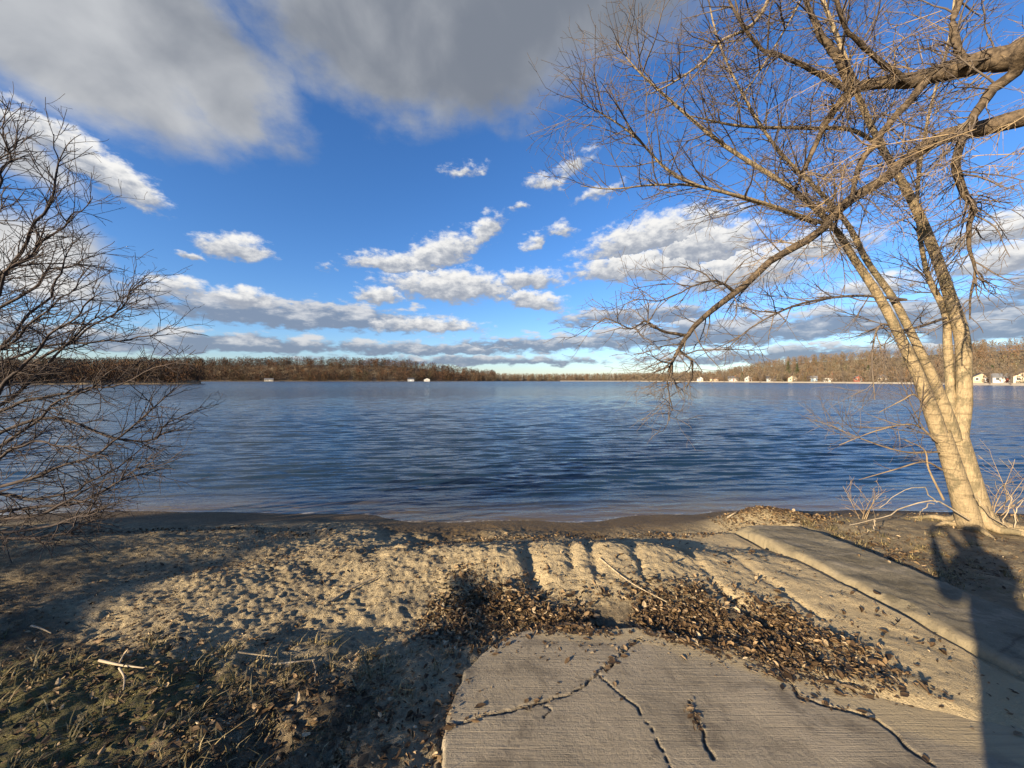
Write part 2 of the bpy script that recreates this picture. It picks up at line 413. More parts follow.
r = link('pavement', grid_mesh('pavement', SX, SY, SZ, {'crack': crack, 'drift': np.clip(.75*sstep(1.6, 2.7, SX+.25*(SY-1.8))+.9*(1-sstep(.02, .40, s))*sstep(-.1, .3, SX), 0, 1)}, True, keep.ravel()), M['slab'])
tag(r, 'cracked broom-finished concrete boat ramp sloping down to the sand', None, None, 'structure')

# kerb strip: a closed slab
n = 300
ky = np.concatenate([np.linspace(-2, 1.2, 12), np.linspace(1.22, 5.0, n)])
secs = [(.08, -.28), (.08, -.07), (.09, -.022), (.11, -.004)]+[(u, 0) for u in np.linspace(.15, .84, 56)]+[(.875, -.006), (.90, -.04), (.905, -.28)]
KX = np.zeros((len(ky), len(secs))); KY = np.zeros_like(KX); KZ = np.zeros_like(KX)
for j, (u, dz) in enumerate(secs):
    x = 2.86+u
    KX[:, j] = x+(.05*fbm(ky*2, ky*0+j*.02, 5, 17, .6)*np.clip(1-(u-.08)/.3, 0, 1) if u < .5 else .03*fbm(ky*3, ky*0+j*.02, 4, 27, .6)*np.clip(1-(.9-u)/.3, 0, 1))
    yend = ky-.10*sstep(4.2, 5, ky)*abs(u-.45)*1.2+.06*fbm(np.full_like(ky, u*5), ky*0, 2, 19)*sstep(4.5, 5, ky)
    KY[:, j] = yend
    KZ[:, j] = kerbz(x, ky)+dz+.021*fbm(KX[:, j]*4, ky*4, 5, 23, .6)-.05*sstep(4.85, 5.0, ky)
    chip = np.clip(fbm(ky*2.2, ky*0+3, 3, 29)-.12, 0, 1)
    if j in (2, 3, 4, 5, 6): KZ[:, j] -= chip*(.09 if j < 5 else .05)
KZ[-1, :] -= .2
cr = np.zeros_like(KX)
cr = np.maximum(cr, 1-sstep(.003, .010, np.abs(KY-2.35-.1*np.sin(KX*6)+.02*fbm(KX*8, KY*8, 2, 3))))
o = link('concrete_kerb', grid_mesh('concrete_kerb', KX, KY, KZ, {'crack': cr, 'drift': np.clip(1.0*(1-sstep(.0, .16, KX-2.94))+.45*sstep(4.3, 5, KY)-.15, 0, 1)}), M['kerb'])
tag(o, 'long weathered concrete kerb strip beside the sand ramp, running down to the water', 'kerb')

# ------------------------------------------------------------------ water
wy = [4.6]
while wy[-1] < 90: wy.append(wy[-1]+max(.024, wy[-1]*.0034))
wy = np.array(wy+list(np.geomspace(92, 4000, 40)))
t = np.linspace(-1, 1, 700)
wx = np.sign(t)*np.abs(t)**1.25
WX = wx[None, :]*(14+wy[:, None]*1.75); WY = np.repeat(wy[:, None], len(wx), 1)
WZ = np.zeros_like(WX)
wr_ = np.random.default_rng(3)
for k in range(80):
    lam = math.exp(wr_.uniform(math.log(.17), math.log(.75)))
    th = R(90+5)+wr_.normal(0, .055+.018/lam)
    amp = .0054*lam**.95*wr_.uniform(.5, 1.2)
    kx, ky_ = 2*math.pi/lam*math.cos(th), 2*math.pi/lam*math.sin(th)
    ph = kx*WX+ky_*WY+wr_.uniform(0, 6.28)
    fade = 1-sstep(lam*40, lam*95, WY)
    WZ += amp*fade*(np.sin(ph)+.25*np.sin(2*ph+.6))
gust = .95+.3*fbm(WX*.12, WY*.16, 3, 44)
depth_ = WATER-H(WX, np.minimum(WY, 50)); shal = sstep(0.02, .5, depth_)
calm = .25+.75*shal
WZ = WATER+WZ*gust*calm
o = link('water', grid_mesh('water', WX, WY, WZ, {'shallow': np.exp(-np.clip(depth_, 0, 9)/.13)}), M['water']); tag(o, 'wind-rippled blue lake', None, None, 'structure')

# ------------------------------------------------------------------ leaf litter, grass (stuff)
def leaf_cloud(name, x, y, z, size, mat, tiltmax=.7, parent=None):
    n = len(x)
    base = np.array([(-.5, 0, 0), (-.12, .30, .12), (-.08, 0, -.03), (-.12, -.30, .12), (.25, .24, .16), (.28, 0, .0), (.25, -.24, .16), (.56, 0, .06)])
    q = np.array([(0, 2, 1, 1), (0, 3, 2, 2), (1, 2, 5, 4), (2, 3, 6, 5), (4, 5, 7, 7), (5, 6, 7, 7)])
    v = np.repeat(base[None], n, 0)*size[:, None, None]
    v[:, :, 1] *= nr.uniform(.55, 1.1, n)[:, None]
    v[:, :, 2] *= (nr.uniform(-1., 2.2, n)*np.clip(np.broadcast_to(tiltmax, (n,))*1.6, .3, 1.3))[:, None]
    a, tx, ty = nr.uniform(0, 6.28, n), nr.normal(0, 1, n)*tiltmax*.5, nr.normal(0, 1, n)*tiltmax*.5
    def rot(v, i, j, an):
        c, s_ = np.cos(an)[:, None], np.sin(an)[:, None]; p, w = v[:, :, i].copy(), v[:, :, j].copy()
        v[:, :, i] = c*p-s_*w; v[:, :, j] = s_*p+c*w
    rot(v, 1, 2, tx); rot(v, 0, 2, ty); rot(v, 0, 1, a)
    low = v[:, :, 2].min(1)
    v[:, :, 2] -= (low*.75)[:, None]
    v += np.stack([x, y, z], 1)[:, None]
    off = (np.arange(n)*8)[:, None]
    loops = []; cnt = []
    pat = [(0, 2, 1), (0, 3, 2), (1, 2, 5, 4), (2, 3, 6, 5), (4, 5, 7), (5, 6, 7)]
    L = np.concatenate([np.array(p) for p in pat]); st = np.cumsum([0]+[len(p) for p in pat])[:-1]
    loops = (off+L[None]).ravel(); starts = ((np.arange(n)*len(L))[:, None]+st[None]).ravel()
    return link(name, mesh_np(name, v.reshape(-1, 3), loops, starts, False), mat, parent)

def zone(n, x0, x1, y0, y1, dens=None, sc_=1.6, thr=0.):
    x = nr.uniform(x0, x1, n*4); y = nr.uniform(y0, y1, n*4)
    k = fbm(x*sc_, y*sc_, 3, 123)+nr.uniform(-.35, .35, n*4) > thr
    if dens is not None: k &= nr.uniform(0, 1, n*4) < dens(x, y)
    return x[k][:n], y[k][:n]
zs = []
zs.append(zone(12000, -.9, 2.3, 2.2, 3.4, lambda x, y: gauss(y-2.80+.16*np.clip(x-1., 0, 2)+.12*np.sin(x*3.1), .31)*(1-.7*sstep(1.9, 2.3, x))*sstep(-1., -.3, x), sc_=2.6, thr=-.12))
zs.append(zone(3600, .9, 2.35, 1.95, 2.9, lambda x, y: gauss((x-1.6)-(2.4-y)*.75, .45)*gauss(y-2.42, .3), sc_=3., thr=-.15))
zs.append(zone(5200, -6, 3.2, 4.45, 5.35, lambda x, y: gauss(y-4.86-.12*np.sin(x*1.3), .12)*(.45+.55*sstep(-2.5, -.5, x)), thr=-.1))
zs.append(zone(2600, -3.2, -.3, 1.2, 2.5, lambda x, y: sstep(-3.2, -1.2, x)*(1-.5*sstep(1.9, 2.5, y)), thr=-.15))
zs.append(zone(3200, 2.9, 4.5, 4.9, 5.8, lambda x, y: gauss(x-3.65, .6)*gauss(y-5.33, .3), thr=-.5))
zs.append(zone(5200, 3.74, 8, 1.8, 5.9, lambda x, y: .35+.65*gauss(x-4., .5), thr=.0))
zs.append(zone(1500, -5, 3, 2., 5.2, None, thr=.05))
zs.append(zone(500, 2., 4.2, 1.5, 5, None, thr=.2))
zs.append(zone(3500, -6.5, -2, 2.0, 5.2, None, thr=.05))
zs.append(zone(6500, -3.5, 1.2, 2.0, 4.6, lambda x, y: 1-.8*sstep(0, .8, x), thr=.0))
zs.append(zone(1800, -4.5, -.6, 1.5, 3.0, None, thr=-.1))
n_main = sum(len(z_[0]) for z_ in zs[:-3])
lx = np.concatenate([z_[0] for z_ in zs]); ly = np.concatenate([z_[1] for z_ in zs])
def top(x, y):
    z = H(x, y)
    z = np.where(in_slab(x, y) > .01, np.maximum(z, slabz(x, y)+.004), z)
    k = (x > 2.87) & (x < 3.75) & (y < 4.95)
    return np.where(k, np.maximum(z, kerbz(x, y)+.004), z)
s_ = in_slab(lx, ly); onkerb = (lx > 2.85) & (lx < 3.76) & (ly < 4.9)
k = ((s_ < .10) | (nr.uniform(0, 1, len(lx)) < .10)) & (~onkerb | (nr.uniform(0, 1, len(lx)) < .05+.35*sstep(3.45, 3.7, lx)))
FR0 = int(k[:n_main].sum()); FR1 = int(k.sum())
lx, ly = lx[k], ly[k]
# leaves caught in the cracks of the ramp
for q, n_ in zip(CRACKS, (90, 14, 3, 80, 60)):
    for _ in range(n_):
        i = rng.randrange(len(q)-1); u = rng.random()
        if float(vnoise(np.array([i*5+u*4.]), np.array([len(q)*3.3]), 12)[0]) < .5: continue
        lx = np.append(lx, q[i][0]+(q[i+1][0]-q[i][0])*u+rng.gauss(0, .015)); ly = np.append(ly, q[i][1]+(q[i+1][1]-q[i][1])*u+rng.gauss(0, .015))
sz = np.clip(nr.lognormal(math.log(.0205), .52, len(lx)), .007, .066)
lz = top(lx, ly)+nr.uniform(-.003, .016, len(lx))*(in_slab(lx, ly) < .05)
frag = np.arange(len(lx)) >= FR0
sz = np.where(frag & (np.arange(len(lx)) < FR1), sz*.55, sz)
o = leaf_cloud('fallen_leaves', lx, ly, lz, sz, M['leaves'], np.where(in_slab(lx, ly) > .0, .22, .6))
tag(o, 'brown curled dead leaves scattered and heaped over the sand', 'leaves', None, 'stuff')

def blades(name, x, y, h, mat, lean=.5, w=.0028):
    n = len(x); a = nr.uniform(0, 6.28, n); l = nr.normal(0, lean, n)*h
    z = top(x, y)
    dx, dy = np.cos(a), np.sin(a)
    v = np.zeros((n, 5, 3)); b = np.stack([x, y, z-.005], 1)
    side = np.stack([-dy, dx, dy*0], 1)*w
    d = np.stack([dx*l, dy*l, dy*0], 1)
    up = np.zeros((n, 3)); up[:, 2] = h
    v[:, 0] = b-side; v[:, 1] = b+side
    v[:, 2] = b+.55*up+.3*d+side*.8; v[:, 3] = b+.55*up+.3*d-side*.8
    v[:, 4] = b+.9*up+d
    L = np.array([0, 1, 2, 3, 3, 2, 4]); st = np.array([0, 4])
    return link(name, mesh_np(name, v.reshape(-1, 3), ((np.arange(n)*5)[:, None]+L).ravel(), ((np.arange(n)*7)[:, None]+st).ravel()), mat)
gx, gy = [], []
for (n_, x0, x1, y0, y1, tufts) in ((2600, -5.2, -1.0, 1.45, 2.5, 90), (900, -1.6, -.35, 1.4, 2.4, 40), (1800, 3.78, 4.8, 2.2, 5.2, 70), (900, 4.8, 8, 3.0, 5.6, 40)):
    tx, ty = nr.uniform(x0, x1, tufts), nr.uniform(y0, y1, tufts)
    i = nr.integers(0, tufts, n_)
    gx.append(tx[i]+nr.normal(0, .035, n_)); gy.append(ty[i]+nr.normal(0, .03, n_))
gx, gy = np.concatenate(gx), np.concatenate(gy)
k = (in_slab(gx, gy) < -.02) & ~((gx > 2.83) & (gx < 3.77)); gx, gy = gx[k], gy[k]
o = blades('grass', gx, gy, np.clip(nr.lognormal(math.log(.034), .45, len(gx)), .012, .10), M['grass'], 1.3)
tag(o, 'short dry yellow-green grass tufts on the soil', 'grass', None, 'stuff')

# ------------------------------------------------------------------ branching
def wander(p, d, L, r0, r1, n, jit, trop, rg):
    """a wobbly tapered shoot; trop is added to its direction at each step"""
    pts = [Vector(p)]; d = Vector(d).normalized(); ds = [d.copy()]
    for k in range(n):
        d = (d+Vector((rg.gauss(0, jit), rg.gauss(0, jit), rg.gauss(0, jit)))+trop).normalized()
        pts.append(pts[-1]+d*(L/n)); ds.append(d.copy())
    rad = [r0+(r1-r0)*(k/n) for k in range(n+1)]
    return pts, rad, ds

def side_dir(d, ang, rg, bias=None):
    a = Vector((rg.gauss(0, 1), rg.gauss(0, 1), rg.gauss(0, 1)))
    if bias is not None: a += bias
    a = a-d*a.dot(d)
    if a.length < 1e-4: a = Vector((1, 0, 0))
    return (d*math.cos(ang)+a.normalized()*math.sin(ang)).normalized()

def sprout(tb, pts, rads, lvl, cfg, rg, t0=.15):
    """side shoots along an existing branch, recursively"""
    c = cfg[lvl]
    tot = sum((Vector(b)-Vector(a)).length for a, b in zip(pts[:-1], pts[1:]))
    n = max(1, int(tot*c['per_m']+rg.random()))
    for _ in range(n):
        t = t0+(1-t0)*rg.random()
        f = t*(len(pts)-1); i = min(int(f), len(pts)-2); u = f-i
        a, b = Vector(pts[i]), Vector(pts[i+1]); d = (b-a).normalized()
        p = a.lerp(b, u)
        L = rg.uniform(*c['len'])*(1-.45*t)
        dd = side_dir(d, R(rg.uniform(*c['ang'])), rg, c.get('bias'))
        r0 = min(c['r'], rads[i]*.8)*rg.uniform(.75, 1.15)
        q, rr, _ = wander(p, dd, L, r0, c['tip'], c['seg'], c['jit'], c['trop'], rg)
        if c.get('zmin') is not None and min(v.z for v in q) < c['zmin']: continue
        tb.add(q, rr, c.get('sides', 3))
        if lvl+1 < len(cfg): sprout(tb, q, rr, lvl+1, cfg, rg, .2)

# ---- the pale multi-stemmed tree on the bank
TB = Vector((6.0, 4.9, float(H(np.array([6.0]), np.array([4.9]))[0])))
tree = empty('bare_tree', TB, 'pale smooth-barked leafless tree with several leaning stems, standing on the right bank by the water', 'tree')
def stem(name, pix, radii, mat, parent, sides=12, n=40, sq=None):
    pts = spline([P(*p) for p in pix], n)
    rad = np.interp(np.linspace(0, 1, n), np.linspace(0, 1, len(radii)), radii)*(.67 if radii[0] > .05 else .9)
    rad = rad*(1+.09*fbm(np.arange(n)*.7, np.arange(n)*0+radii[0]*99, 2, 3))
    tb = Tubes(); tb.add(pts, rad, sides)
    o = tb.build(name, mat, parent)
    return pts, rad
base1 = [(986, 560, 4.9), (972, 525, 4.9), (958, 480, 4.88), (942, 432, 4.85)]
base2 = [(992, 560, 4.95), (984, 525, 4.95), (972, 480, 4.98), (958, 432, 5.02)]
trunk = Tubes()
for b_, rr in ((base1, (.20, .125, .10, .086)), (base2, (.21, .13, .105, .092))):
    pts = spline([P(*p) for p in b_], 20); trunk.add(pts, np.interp(np.linspace(0, 1, 20), np.linspace(0, 1, 4), rr), 16)
for an_, L_, r_ in ((-.5, 1.1, .085), (.35, .9, .07), (1.7, .6, .07), (-1.5, .6, .08), (-2.4, .5, .075), (2.7, .4, .06), (-.95, .7, .055)):
    pr = []
    for f_ in (0, .12, .3, .55, 1.):
        x_, y_ = 6.10+math.cos(an_+.3*f_)*(L_*f_+.06), 4.95+math.sin(an_+.3*f_)*(L_*f_+.06)
        pr.append((x_, y_, float(H(np.array([x_]), np.array([y_]))[0])+(.30, .12, .05, .02, -.03)[int(round(f_*4)) if f_ > .5 else (0, .12, .3).index(f_) if f_ < .5 else 3]))
    trunk.add(spline(pr, 14), np.linspace(r_, .016, 14), 9)
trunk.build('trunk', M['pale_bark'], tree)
S = []
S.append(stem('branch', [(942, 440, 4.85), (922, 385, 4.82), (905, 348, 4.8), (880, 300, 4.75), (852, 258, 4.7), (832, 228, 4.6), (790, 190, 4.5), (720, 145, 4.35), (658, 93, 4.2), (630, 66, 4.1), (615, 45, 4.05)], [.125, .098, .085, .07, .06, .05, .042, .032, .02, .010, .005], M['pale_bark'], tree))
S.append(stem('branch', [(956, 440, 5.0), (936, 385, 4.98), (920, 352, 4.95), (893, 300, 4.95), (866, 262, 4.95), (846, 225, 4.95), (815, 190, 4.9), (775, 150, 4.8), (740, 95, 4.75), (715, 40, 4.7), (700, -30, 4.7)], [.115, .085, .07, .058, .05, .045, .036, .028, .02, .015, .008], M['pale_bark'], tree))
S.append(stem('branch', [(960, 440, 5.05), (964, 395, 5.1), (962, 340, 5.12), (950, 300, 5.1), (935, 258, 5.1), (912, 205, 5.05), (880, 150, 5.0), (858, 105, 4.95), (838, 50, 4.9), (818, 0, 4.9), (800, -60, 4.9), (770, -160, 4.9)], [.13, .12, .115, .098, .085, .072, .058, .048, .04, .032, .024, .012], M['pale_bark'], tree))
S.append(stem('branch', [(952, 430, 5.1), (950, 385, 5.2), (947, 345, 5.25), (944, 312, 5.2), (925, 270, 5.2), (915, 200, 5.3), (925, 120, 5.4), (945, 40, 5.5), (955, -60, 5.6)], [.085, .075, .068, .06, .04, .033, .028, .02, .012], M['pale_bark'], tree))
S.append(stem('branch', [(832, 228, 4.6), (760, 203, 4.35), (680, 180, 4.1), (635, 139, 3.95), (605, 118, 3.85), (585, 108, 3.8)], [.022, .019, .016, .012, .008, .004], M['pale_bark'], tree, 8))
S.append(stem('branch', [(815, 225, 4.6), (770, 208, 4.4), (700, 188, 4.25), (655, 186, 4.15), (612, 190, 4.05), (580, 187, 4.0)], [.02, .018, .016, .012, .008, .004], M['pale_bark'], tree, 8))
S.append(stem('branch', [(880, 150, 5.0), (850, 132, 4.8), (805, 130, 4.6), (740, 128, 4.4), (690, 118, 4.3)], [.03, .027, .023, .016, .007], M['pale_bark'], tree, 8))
S.append(stem('branch', [(905, 300, 4.9), (855, 296, 4.7), (800, 304, 4.5), (755, 325, 4.35), (725, 350, 4.3)], [.022, .018, .015, .01, .005], M['twig'], tree, 7))
S.append(stem('branch', [(945, 318, 5.1), (905, 330, 4.9), (880, 325, 4.8), (872, 355, 4.7), (875, 400, 4.65)], [.022, .016, .013, .009, .005], M['twig'], tree, 7))
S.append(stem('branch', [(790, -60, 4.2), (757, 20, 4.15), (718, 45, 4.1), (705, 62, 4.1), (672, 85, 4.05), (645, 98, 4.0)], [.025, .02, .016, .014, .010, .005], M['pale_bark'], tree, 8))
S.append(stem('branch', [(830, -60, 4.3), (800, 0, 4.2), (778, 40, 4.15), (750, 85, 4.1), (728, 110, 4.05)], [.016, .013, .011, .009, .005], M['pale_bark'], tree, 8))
# low shoots near the foot, some reaching over the water
low = [[(938, 442, 4.8), (915, 425, 4.7), (880, 430, 4.5), (840, 445, 4.35)], [(940, 452, 4.8), (905, 452, 4.65), (865, 440, 4.5), (830, 425, 4.4)], [(943, 470, 4.8), (925, 462, 4.7), (895, 470, 4.5), (860, 480, 4.4)], [(930, 410, 4.8), (915, 395, 4.75), (903, 400, 4.7), (880, 412, 4.6)],
       [(945, 500, 4.8), (930, 470, 4.7), (925, 450, 4.65), (905, 440, 4.6)]]
for q in low:
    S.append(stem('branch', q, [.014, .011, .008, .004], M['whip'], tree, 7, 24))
tw = Tubes(); rg = random.Random(5)
cfgA = [dict(per_m=9, len=(.35, 1.25), ang=(25, 65), r=.0085, tip=.0026, seg=7, jit=.10, trop=Vector((-.03, -.02, .02)), bias=Vector((-.5, -.3, .1)), sides=4, zmin=.9),
        dict(per_m=8, len=(.18, .6), ang=(25, 65), r=.0038, tip=.0017, seg=5, jit=.13, trop=Vector((-.01, 0, .01)), zmin=.5),
        dict(per_m=7, len=(.06, .26), ang=(30, 70), r=.0026, tip=.0014, seg=3, jit=.15, trop=Vector((0, 0, .01)), zmin=.3)]
for i, (pts, rad) in enumerate(S):
    big = i < 4
    sprout(tw, list(pts), list(rad), 0 if i < 12 else 1, cfgA, rg, .42 if big else .12)
tw.build('twigs', M['twig'], tree)

# ---- the big dark tree out on the right, its limbs hang into the picture
OB = Vector((7.7, 3.0, float(H(np.array([7.7]), np.array([3.0]))[0])))
old = empty('old_tree', OB, 'old tree with thick dark limbs reaching in from the right edge above the pale tree', 'tree')
tk = Tubes()
tkp = spline([(7.75, 2.95, -.35), (7.7, 3.0, 0), (7.6, 3.05, 1.5), (7.55, 3.1, 3.0), (7.6, 3.1, 4.5), (7.9, 3.0, 6.5), (8.3, 2.8, 9)], 30)
tk.add(tkp, np.interp(np.linspace(0, 1, 30), [0, .1, .3, .6, .8, 1], [.55, .42, .36, .30, .22, .08]), 16)
tk.build('trunk', M['dark_bark'], old)
def joined(pix, start): return [start]+[P(*p) for p in pix]
def limb(pix, radii, start=None, sides=12, n=46, mat='dark_bark'):
    pp = [P(*p) for p in pix]
    if start is not None: pp = [Vector(start)]+pp
    pts = spline(pp, n)
    rad = np.interp(np.linspace(0, 1, n), np.linspace(0, 1, len(radii)), radii)
    k = np.arange(n)
    rad = rad*(1+.10*fbm(k*.6, k*0+radii[0]*77, 2, 9))
    pts = pts+np.stack([fbm(k*.35, k*0+1+radii[0]*50, 2, 1), fbm(k*.35, k*0+5, 2, 2), fbm(k*.35, k*0+9+radii[0]*50, 2, 3)], 1)*.02
    tb = Tubes(); tb.add(pts, rad, sides); tb.build('limb', M[mat], old)
    return pts, rad
Ls = []
Ls.append(limb([(1090, 30, 3.3), (1024, 52, 3.5), (985, 64, 3.65), (930, 78, 3.9), (885, 84, 4.1), (852, 90, 4.25), (835, 108, 4.3), (822, 130, 4.3), (805, 165, 4.3), (797, 185, 4.3)], [.18, .145, .122, .10, .08, .064, .052, .038, .03, .022, .015], (7.57, 3.1, 4.1)))
Ls.append(limb([(1110, 95, 3.3), (1024, 118, 3.6), (960, 134, 3.8), (920, 150, 3.95), (885, 178, 4.1), (850, 200, 4.2), (828, 222, 4.25), (808, 240, 4.25), (770, 262, 4.25), (735, 292, 4.2), (705, 316, 4.15), (688, 333, 4.1), (678, 350, 4.1), (668, 372, 4.05)], [.15, .105, .085, .07, .062, .054, .05, .046, .042, .038, .034, .029, .026, .020, .010], (7.56, 3.1, 3.4), n=60))
Ls.append(limb([(1060, 40, 3.2), (1010, 76, 3.4), (985, 96, 3.5), (968, 125, 3.6), (955, 160, 3.7), (960, 185, 3.75), (970, 210, 3.8), (968, 240, 3.85), (972, 275, 3.9), (970, 320, 3.95)], [.09, .07, .05, .042, .034, .034, .03, .026, .018, .012, .006], (7.6, 3.1, 4.5), 9))
Ls.append(limb([(850, 90, 4.25), (838, 70, 4.2), (825, 48, 4.15), (812, 30, 4.1), (800, 0, 4.1), (780, -50, 4.0)], [.06, .05, .036, .03, .02, .01], None, 9, 24))
Ls.append(limb([(925, 80, 3.9), (905, 105, 3.95), (880, 135, 4.0), (862, 160, 4.05), (850, 200, 4.1)], [.04, .036, .034, .03, .02], None, 8, 24))
Ls.append(limb([(960, 70, 3.7), (950, 45, 3.7), (952, 15, 3.75), (965, -40, 3.8)], [.035, .032, .028, .02], None, 8, 20))
Ls.append(limb([(845, 92, 4.25), (800, 70, 4.2), (760, 50, 4.1), (735, 20, 4.0), (715, -30, 3.9)], [.03, .025, .019, .014, .008], None, 8, 24))
Ls.append(limb([(688, 335, 4.1), (662, 332, 4.05), (645, 322, 4.0), (630, 328, 3.95), (606, 318, 3.9)], [.018, .015, .011, .008, .004], None, 7, 20))
Ls.append(limb([(678, 350, 4.1), (690, 360, 4.05), (693, 375, 4.0), (686, 388, 4.0)], [.016, .012, .009, .004], None, 6, 16))
Ls.append(limb([(672, 365, 4.05), (667, 385, 4.0), (672, 405, 4.0), (669, 420, 3.95)], [.011, .008, .005, .003], None, 6, 16))
Ls.append(limb([(735, 292, 4.2), (716, 282, 4.1), (690, 288, 4.0), (660, 300, 3.9), (632, 300, 3.8)], [.014, .012, .009, .006, .003], None, 6, 20))
Ls.append(limb([(905, 85, 4.0), (868, 60, 3.8), (840, 22, 3.6), (820, -40, 3.5)], [.03, .024, .018, .01], None, 7, 20))
tw = Tubes(); rg = random.Random(8)
cfgB = [dict(per_m=9.5, len=(.3, 1.15), ang=(30, 75), r=.009, tip=.0026, seg=7, jit=.14, trop=Vector((-.02, 0, -.01)), bias=Vector((-.4, -.2, 0)), sides=4, zmin=1.0),
        dict(per_m=10, len=(.16, .55), ang=(25, 70), r=.0040, tip=.0017, seg=5, jit=.16, trop=Vector((-.01, 0, -.01)), zmin=.9),
        dict(per_m=8, len=(.06, .26), ang=(30, 70), r=.003, tip=.0016, seg=3, jit=.16, trop=Vector((0, 0, 0)), zmin=.9)]
for i, (pts, rad) in enumerate(Ls):
    sprout(tw, list(pts), list(rad), 0, cfgB, rg, .25 if i < 3 else .1)
tw.build('twigs', M['twig'], old)
# long sunlit whips that run along and below the limbs
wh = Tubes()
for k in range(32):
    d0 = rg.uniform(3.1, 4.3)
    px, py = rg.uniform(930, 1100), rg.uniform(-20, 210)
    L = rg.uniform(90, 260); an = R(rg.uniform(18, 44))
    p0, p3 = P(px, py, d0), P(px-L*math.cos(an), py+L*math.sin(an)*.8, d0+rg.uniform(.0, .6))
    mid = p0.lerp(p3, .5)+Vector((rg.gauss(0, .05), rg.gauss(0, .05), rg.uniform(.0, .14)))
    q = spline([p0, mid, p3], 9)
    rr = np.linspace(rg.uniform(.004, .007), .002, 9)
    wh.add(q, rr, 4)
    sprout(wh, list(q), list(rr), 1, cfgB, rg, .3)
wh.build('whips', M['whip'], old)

# ---- dark bare shrub at the left edge
SB = Vector((-7.3, 4.3, float(H(np.array([-7.3]), np.array([4.3]))[0])))
shrub = empty('bare_shrub', SB, 'wide dark leafless shrub spreading from the left edge over the beach and water', 'shrub')
targets = [((-60, 250, 3.6), (30, 130, 3.5)), ((-40, 330, 3.7), (50, 205, 3.6), (62, 140, 3.6)), ((-60, 340, 3.6), (40, 250, 3.6), (90, 205, 3.6)), ((-50, 400, 3.8), (45, 300, 3.8), (75, 230, 3.8)), ((-60, 400, 3.5), (20, 335, 3.5), (95, 262, 3.5)),
           ((-50, 430, 3.9), (40, 360, 3.9), (105, 322, 3.9), (150, 272, 3.9)), ((-50, 440, 3.8), (30, 385, 3.7), (80, 335, 3.7), (140, 305, 3.6)), ((-60, 450, 3.7), (30, 400, 3.6), (110, 388, 3.6), (190, 352, 3.5)),
           ((-60, 470, 4.0), (40, 420, 4.0), (130, 440, 4.0), (165, 428, 4.0), (205, 402, 4.0)), ((-60, 500, 3.9), (20, 480, 3.8), (90, 455, 3.8), (140, 420, 3.8), (178, 390, 3.8)), ((-50, 500, 4.0), (40, 500, 4.0), (100, 475, 4.0), (160, 440, 3.9)),
           ((-60, 520, 4.1), (30, 508, 4.1), (80, 502, 4.1), (130, 480, 4.1), (165, 478, 4.0)), ((-60, 520, 3.7), (10, 520, 3.6), (60, 505, 3.5), (110, 488, 3.5), (160, 462, 3.4)), ((-60, 530, 3.6), (0, 535, 3.5), (60, 525, 3.4), (110, 500, 3.3)),
           ((-60, 530, 3.9), (20, 540, 3.8), (70, 528, 3.8), (120, 505, 3.7)), ((-60, 380, 3.4), (10, 280, 3.3), (40, 220, 3.3)), ((-60, 450, 3.4), (10, 380, 3.3), (60, 330, 3.3), (100, 290, 3.3)), ((-60, 480, 3.6), (10, 440, 3.6), (70, 400, 3.5), (135, 362, 3.5)),
           ((-60, 300, 3.5), (5, 190, 3.4), (10, 120, 3.4)), ((-70, 500, 3.5), (-10, 460, 3.4), (40, 440, 3.4), (110, 455, 3.3)), ((-60, 360, 4.2), (30, 290, 4.2), (60, 270, 4.2), (110, 250, 4.2)), ((-60, 420, 4.3), (30, 350, 4.3), (130, 340, 4.3), (175, 330, 4.3))]
tw = Tubes(); rg = random.Random(21)
cfgS = [dict(per_m=8, len=(.2, .7), ang=(20, 55), r=.0052, tip=.0024, seg=6, jit=.12, trop=Vector((.03, 0, .01)), bias=Vector((.3, 0, .0)), sides=4, zmin=-.42),
        dict(per_m=8, len=(.12, .36), ang=(25, 60), r=.0034, tip=.0017, seg=4, jit=.14, trop=Vector((.02, 0, .01)), zmin=-.42),
        dict(per_m=6, len=(.05, .18), ang=(30, 70), r=.0028, tip=.0016, seg=3, jit=.16, trop=Vector((0, 0, 0)), zmin=-.42)]
for k, tg in enumerate(targets):
    b0 = SB+Vector((rg.uniform(-.6, .5), rg.uniform(-.8, .5), -.05))
    pts = spline([b0]+[P(*q) for q in tg], 34)
    j = np.arange(34)
    pts = pts+np.stack([fbm(j*.3, j*0+k, 2, 1), fbm(j*.3, j*0+k+30, 2, 2), fbm(j*.3, j*0+k+60, 2, 3)], 1)*.07*np.linspace(0, 1, 34)[:, None]
    rad = np.interp(np.linspace(0, 1, 34), [0, .3, .7, 1], [rg.uniform(.024, .036), .018, .0095, .003])
    tb = Tubes(); tb.add(pts, rad, 8); tb.build('stem', M['shrub'], shrub)
    sprout(tw, list(pts), list(rad), 0, cfgS, rg, .3)
tw.build('twigs', M['shrub'], shrub)

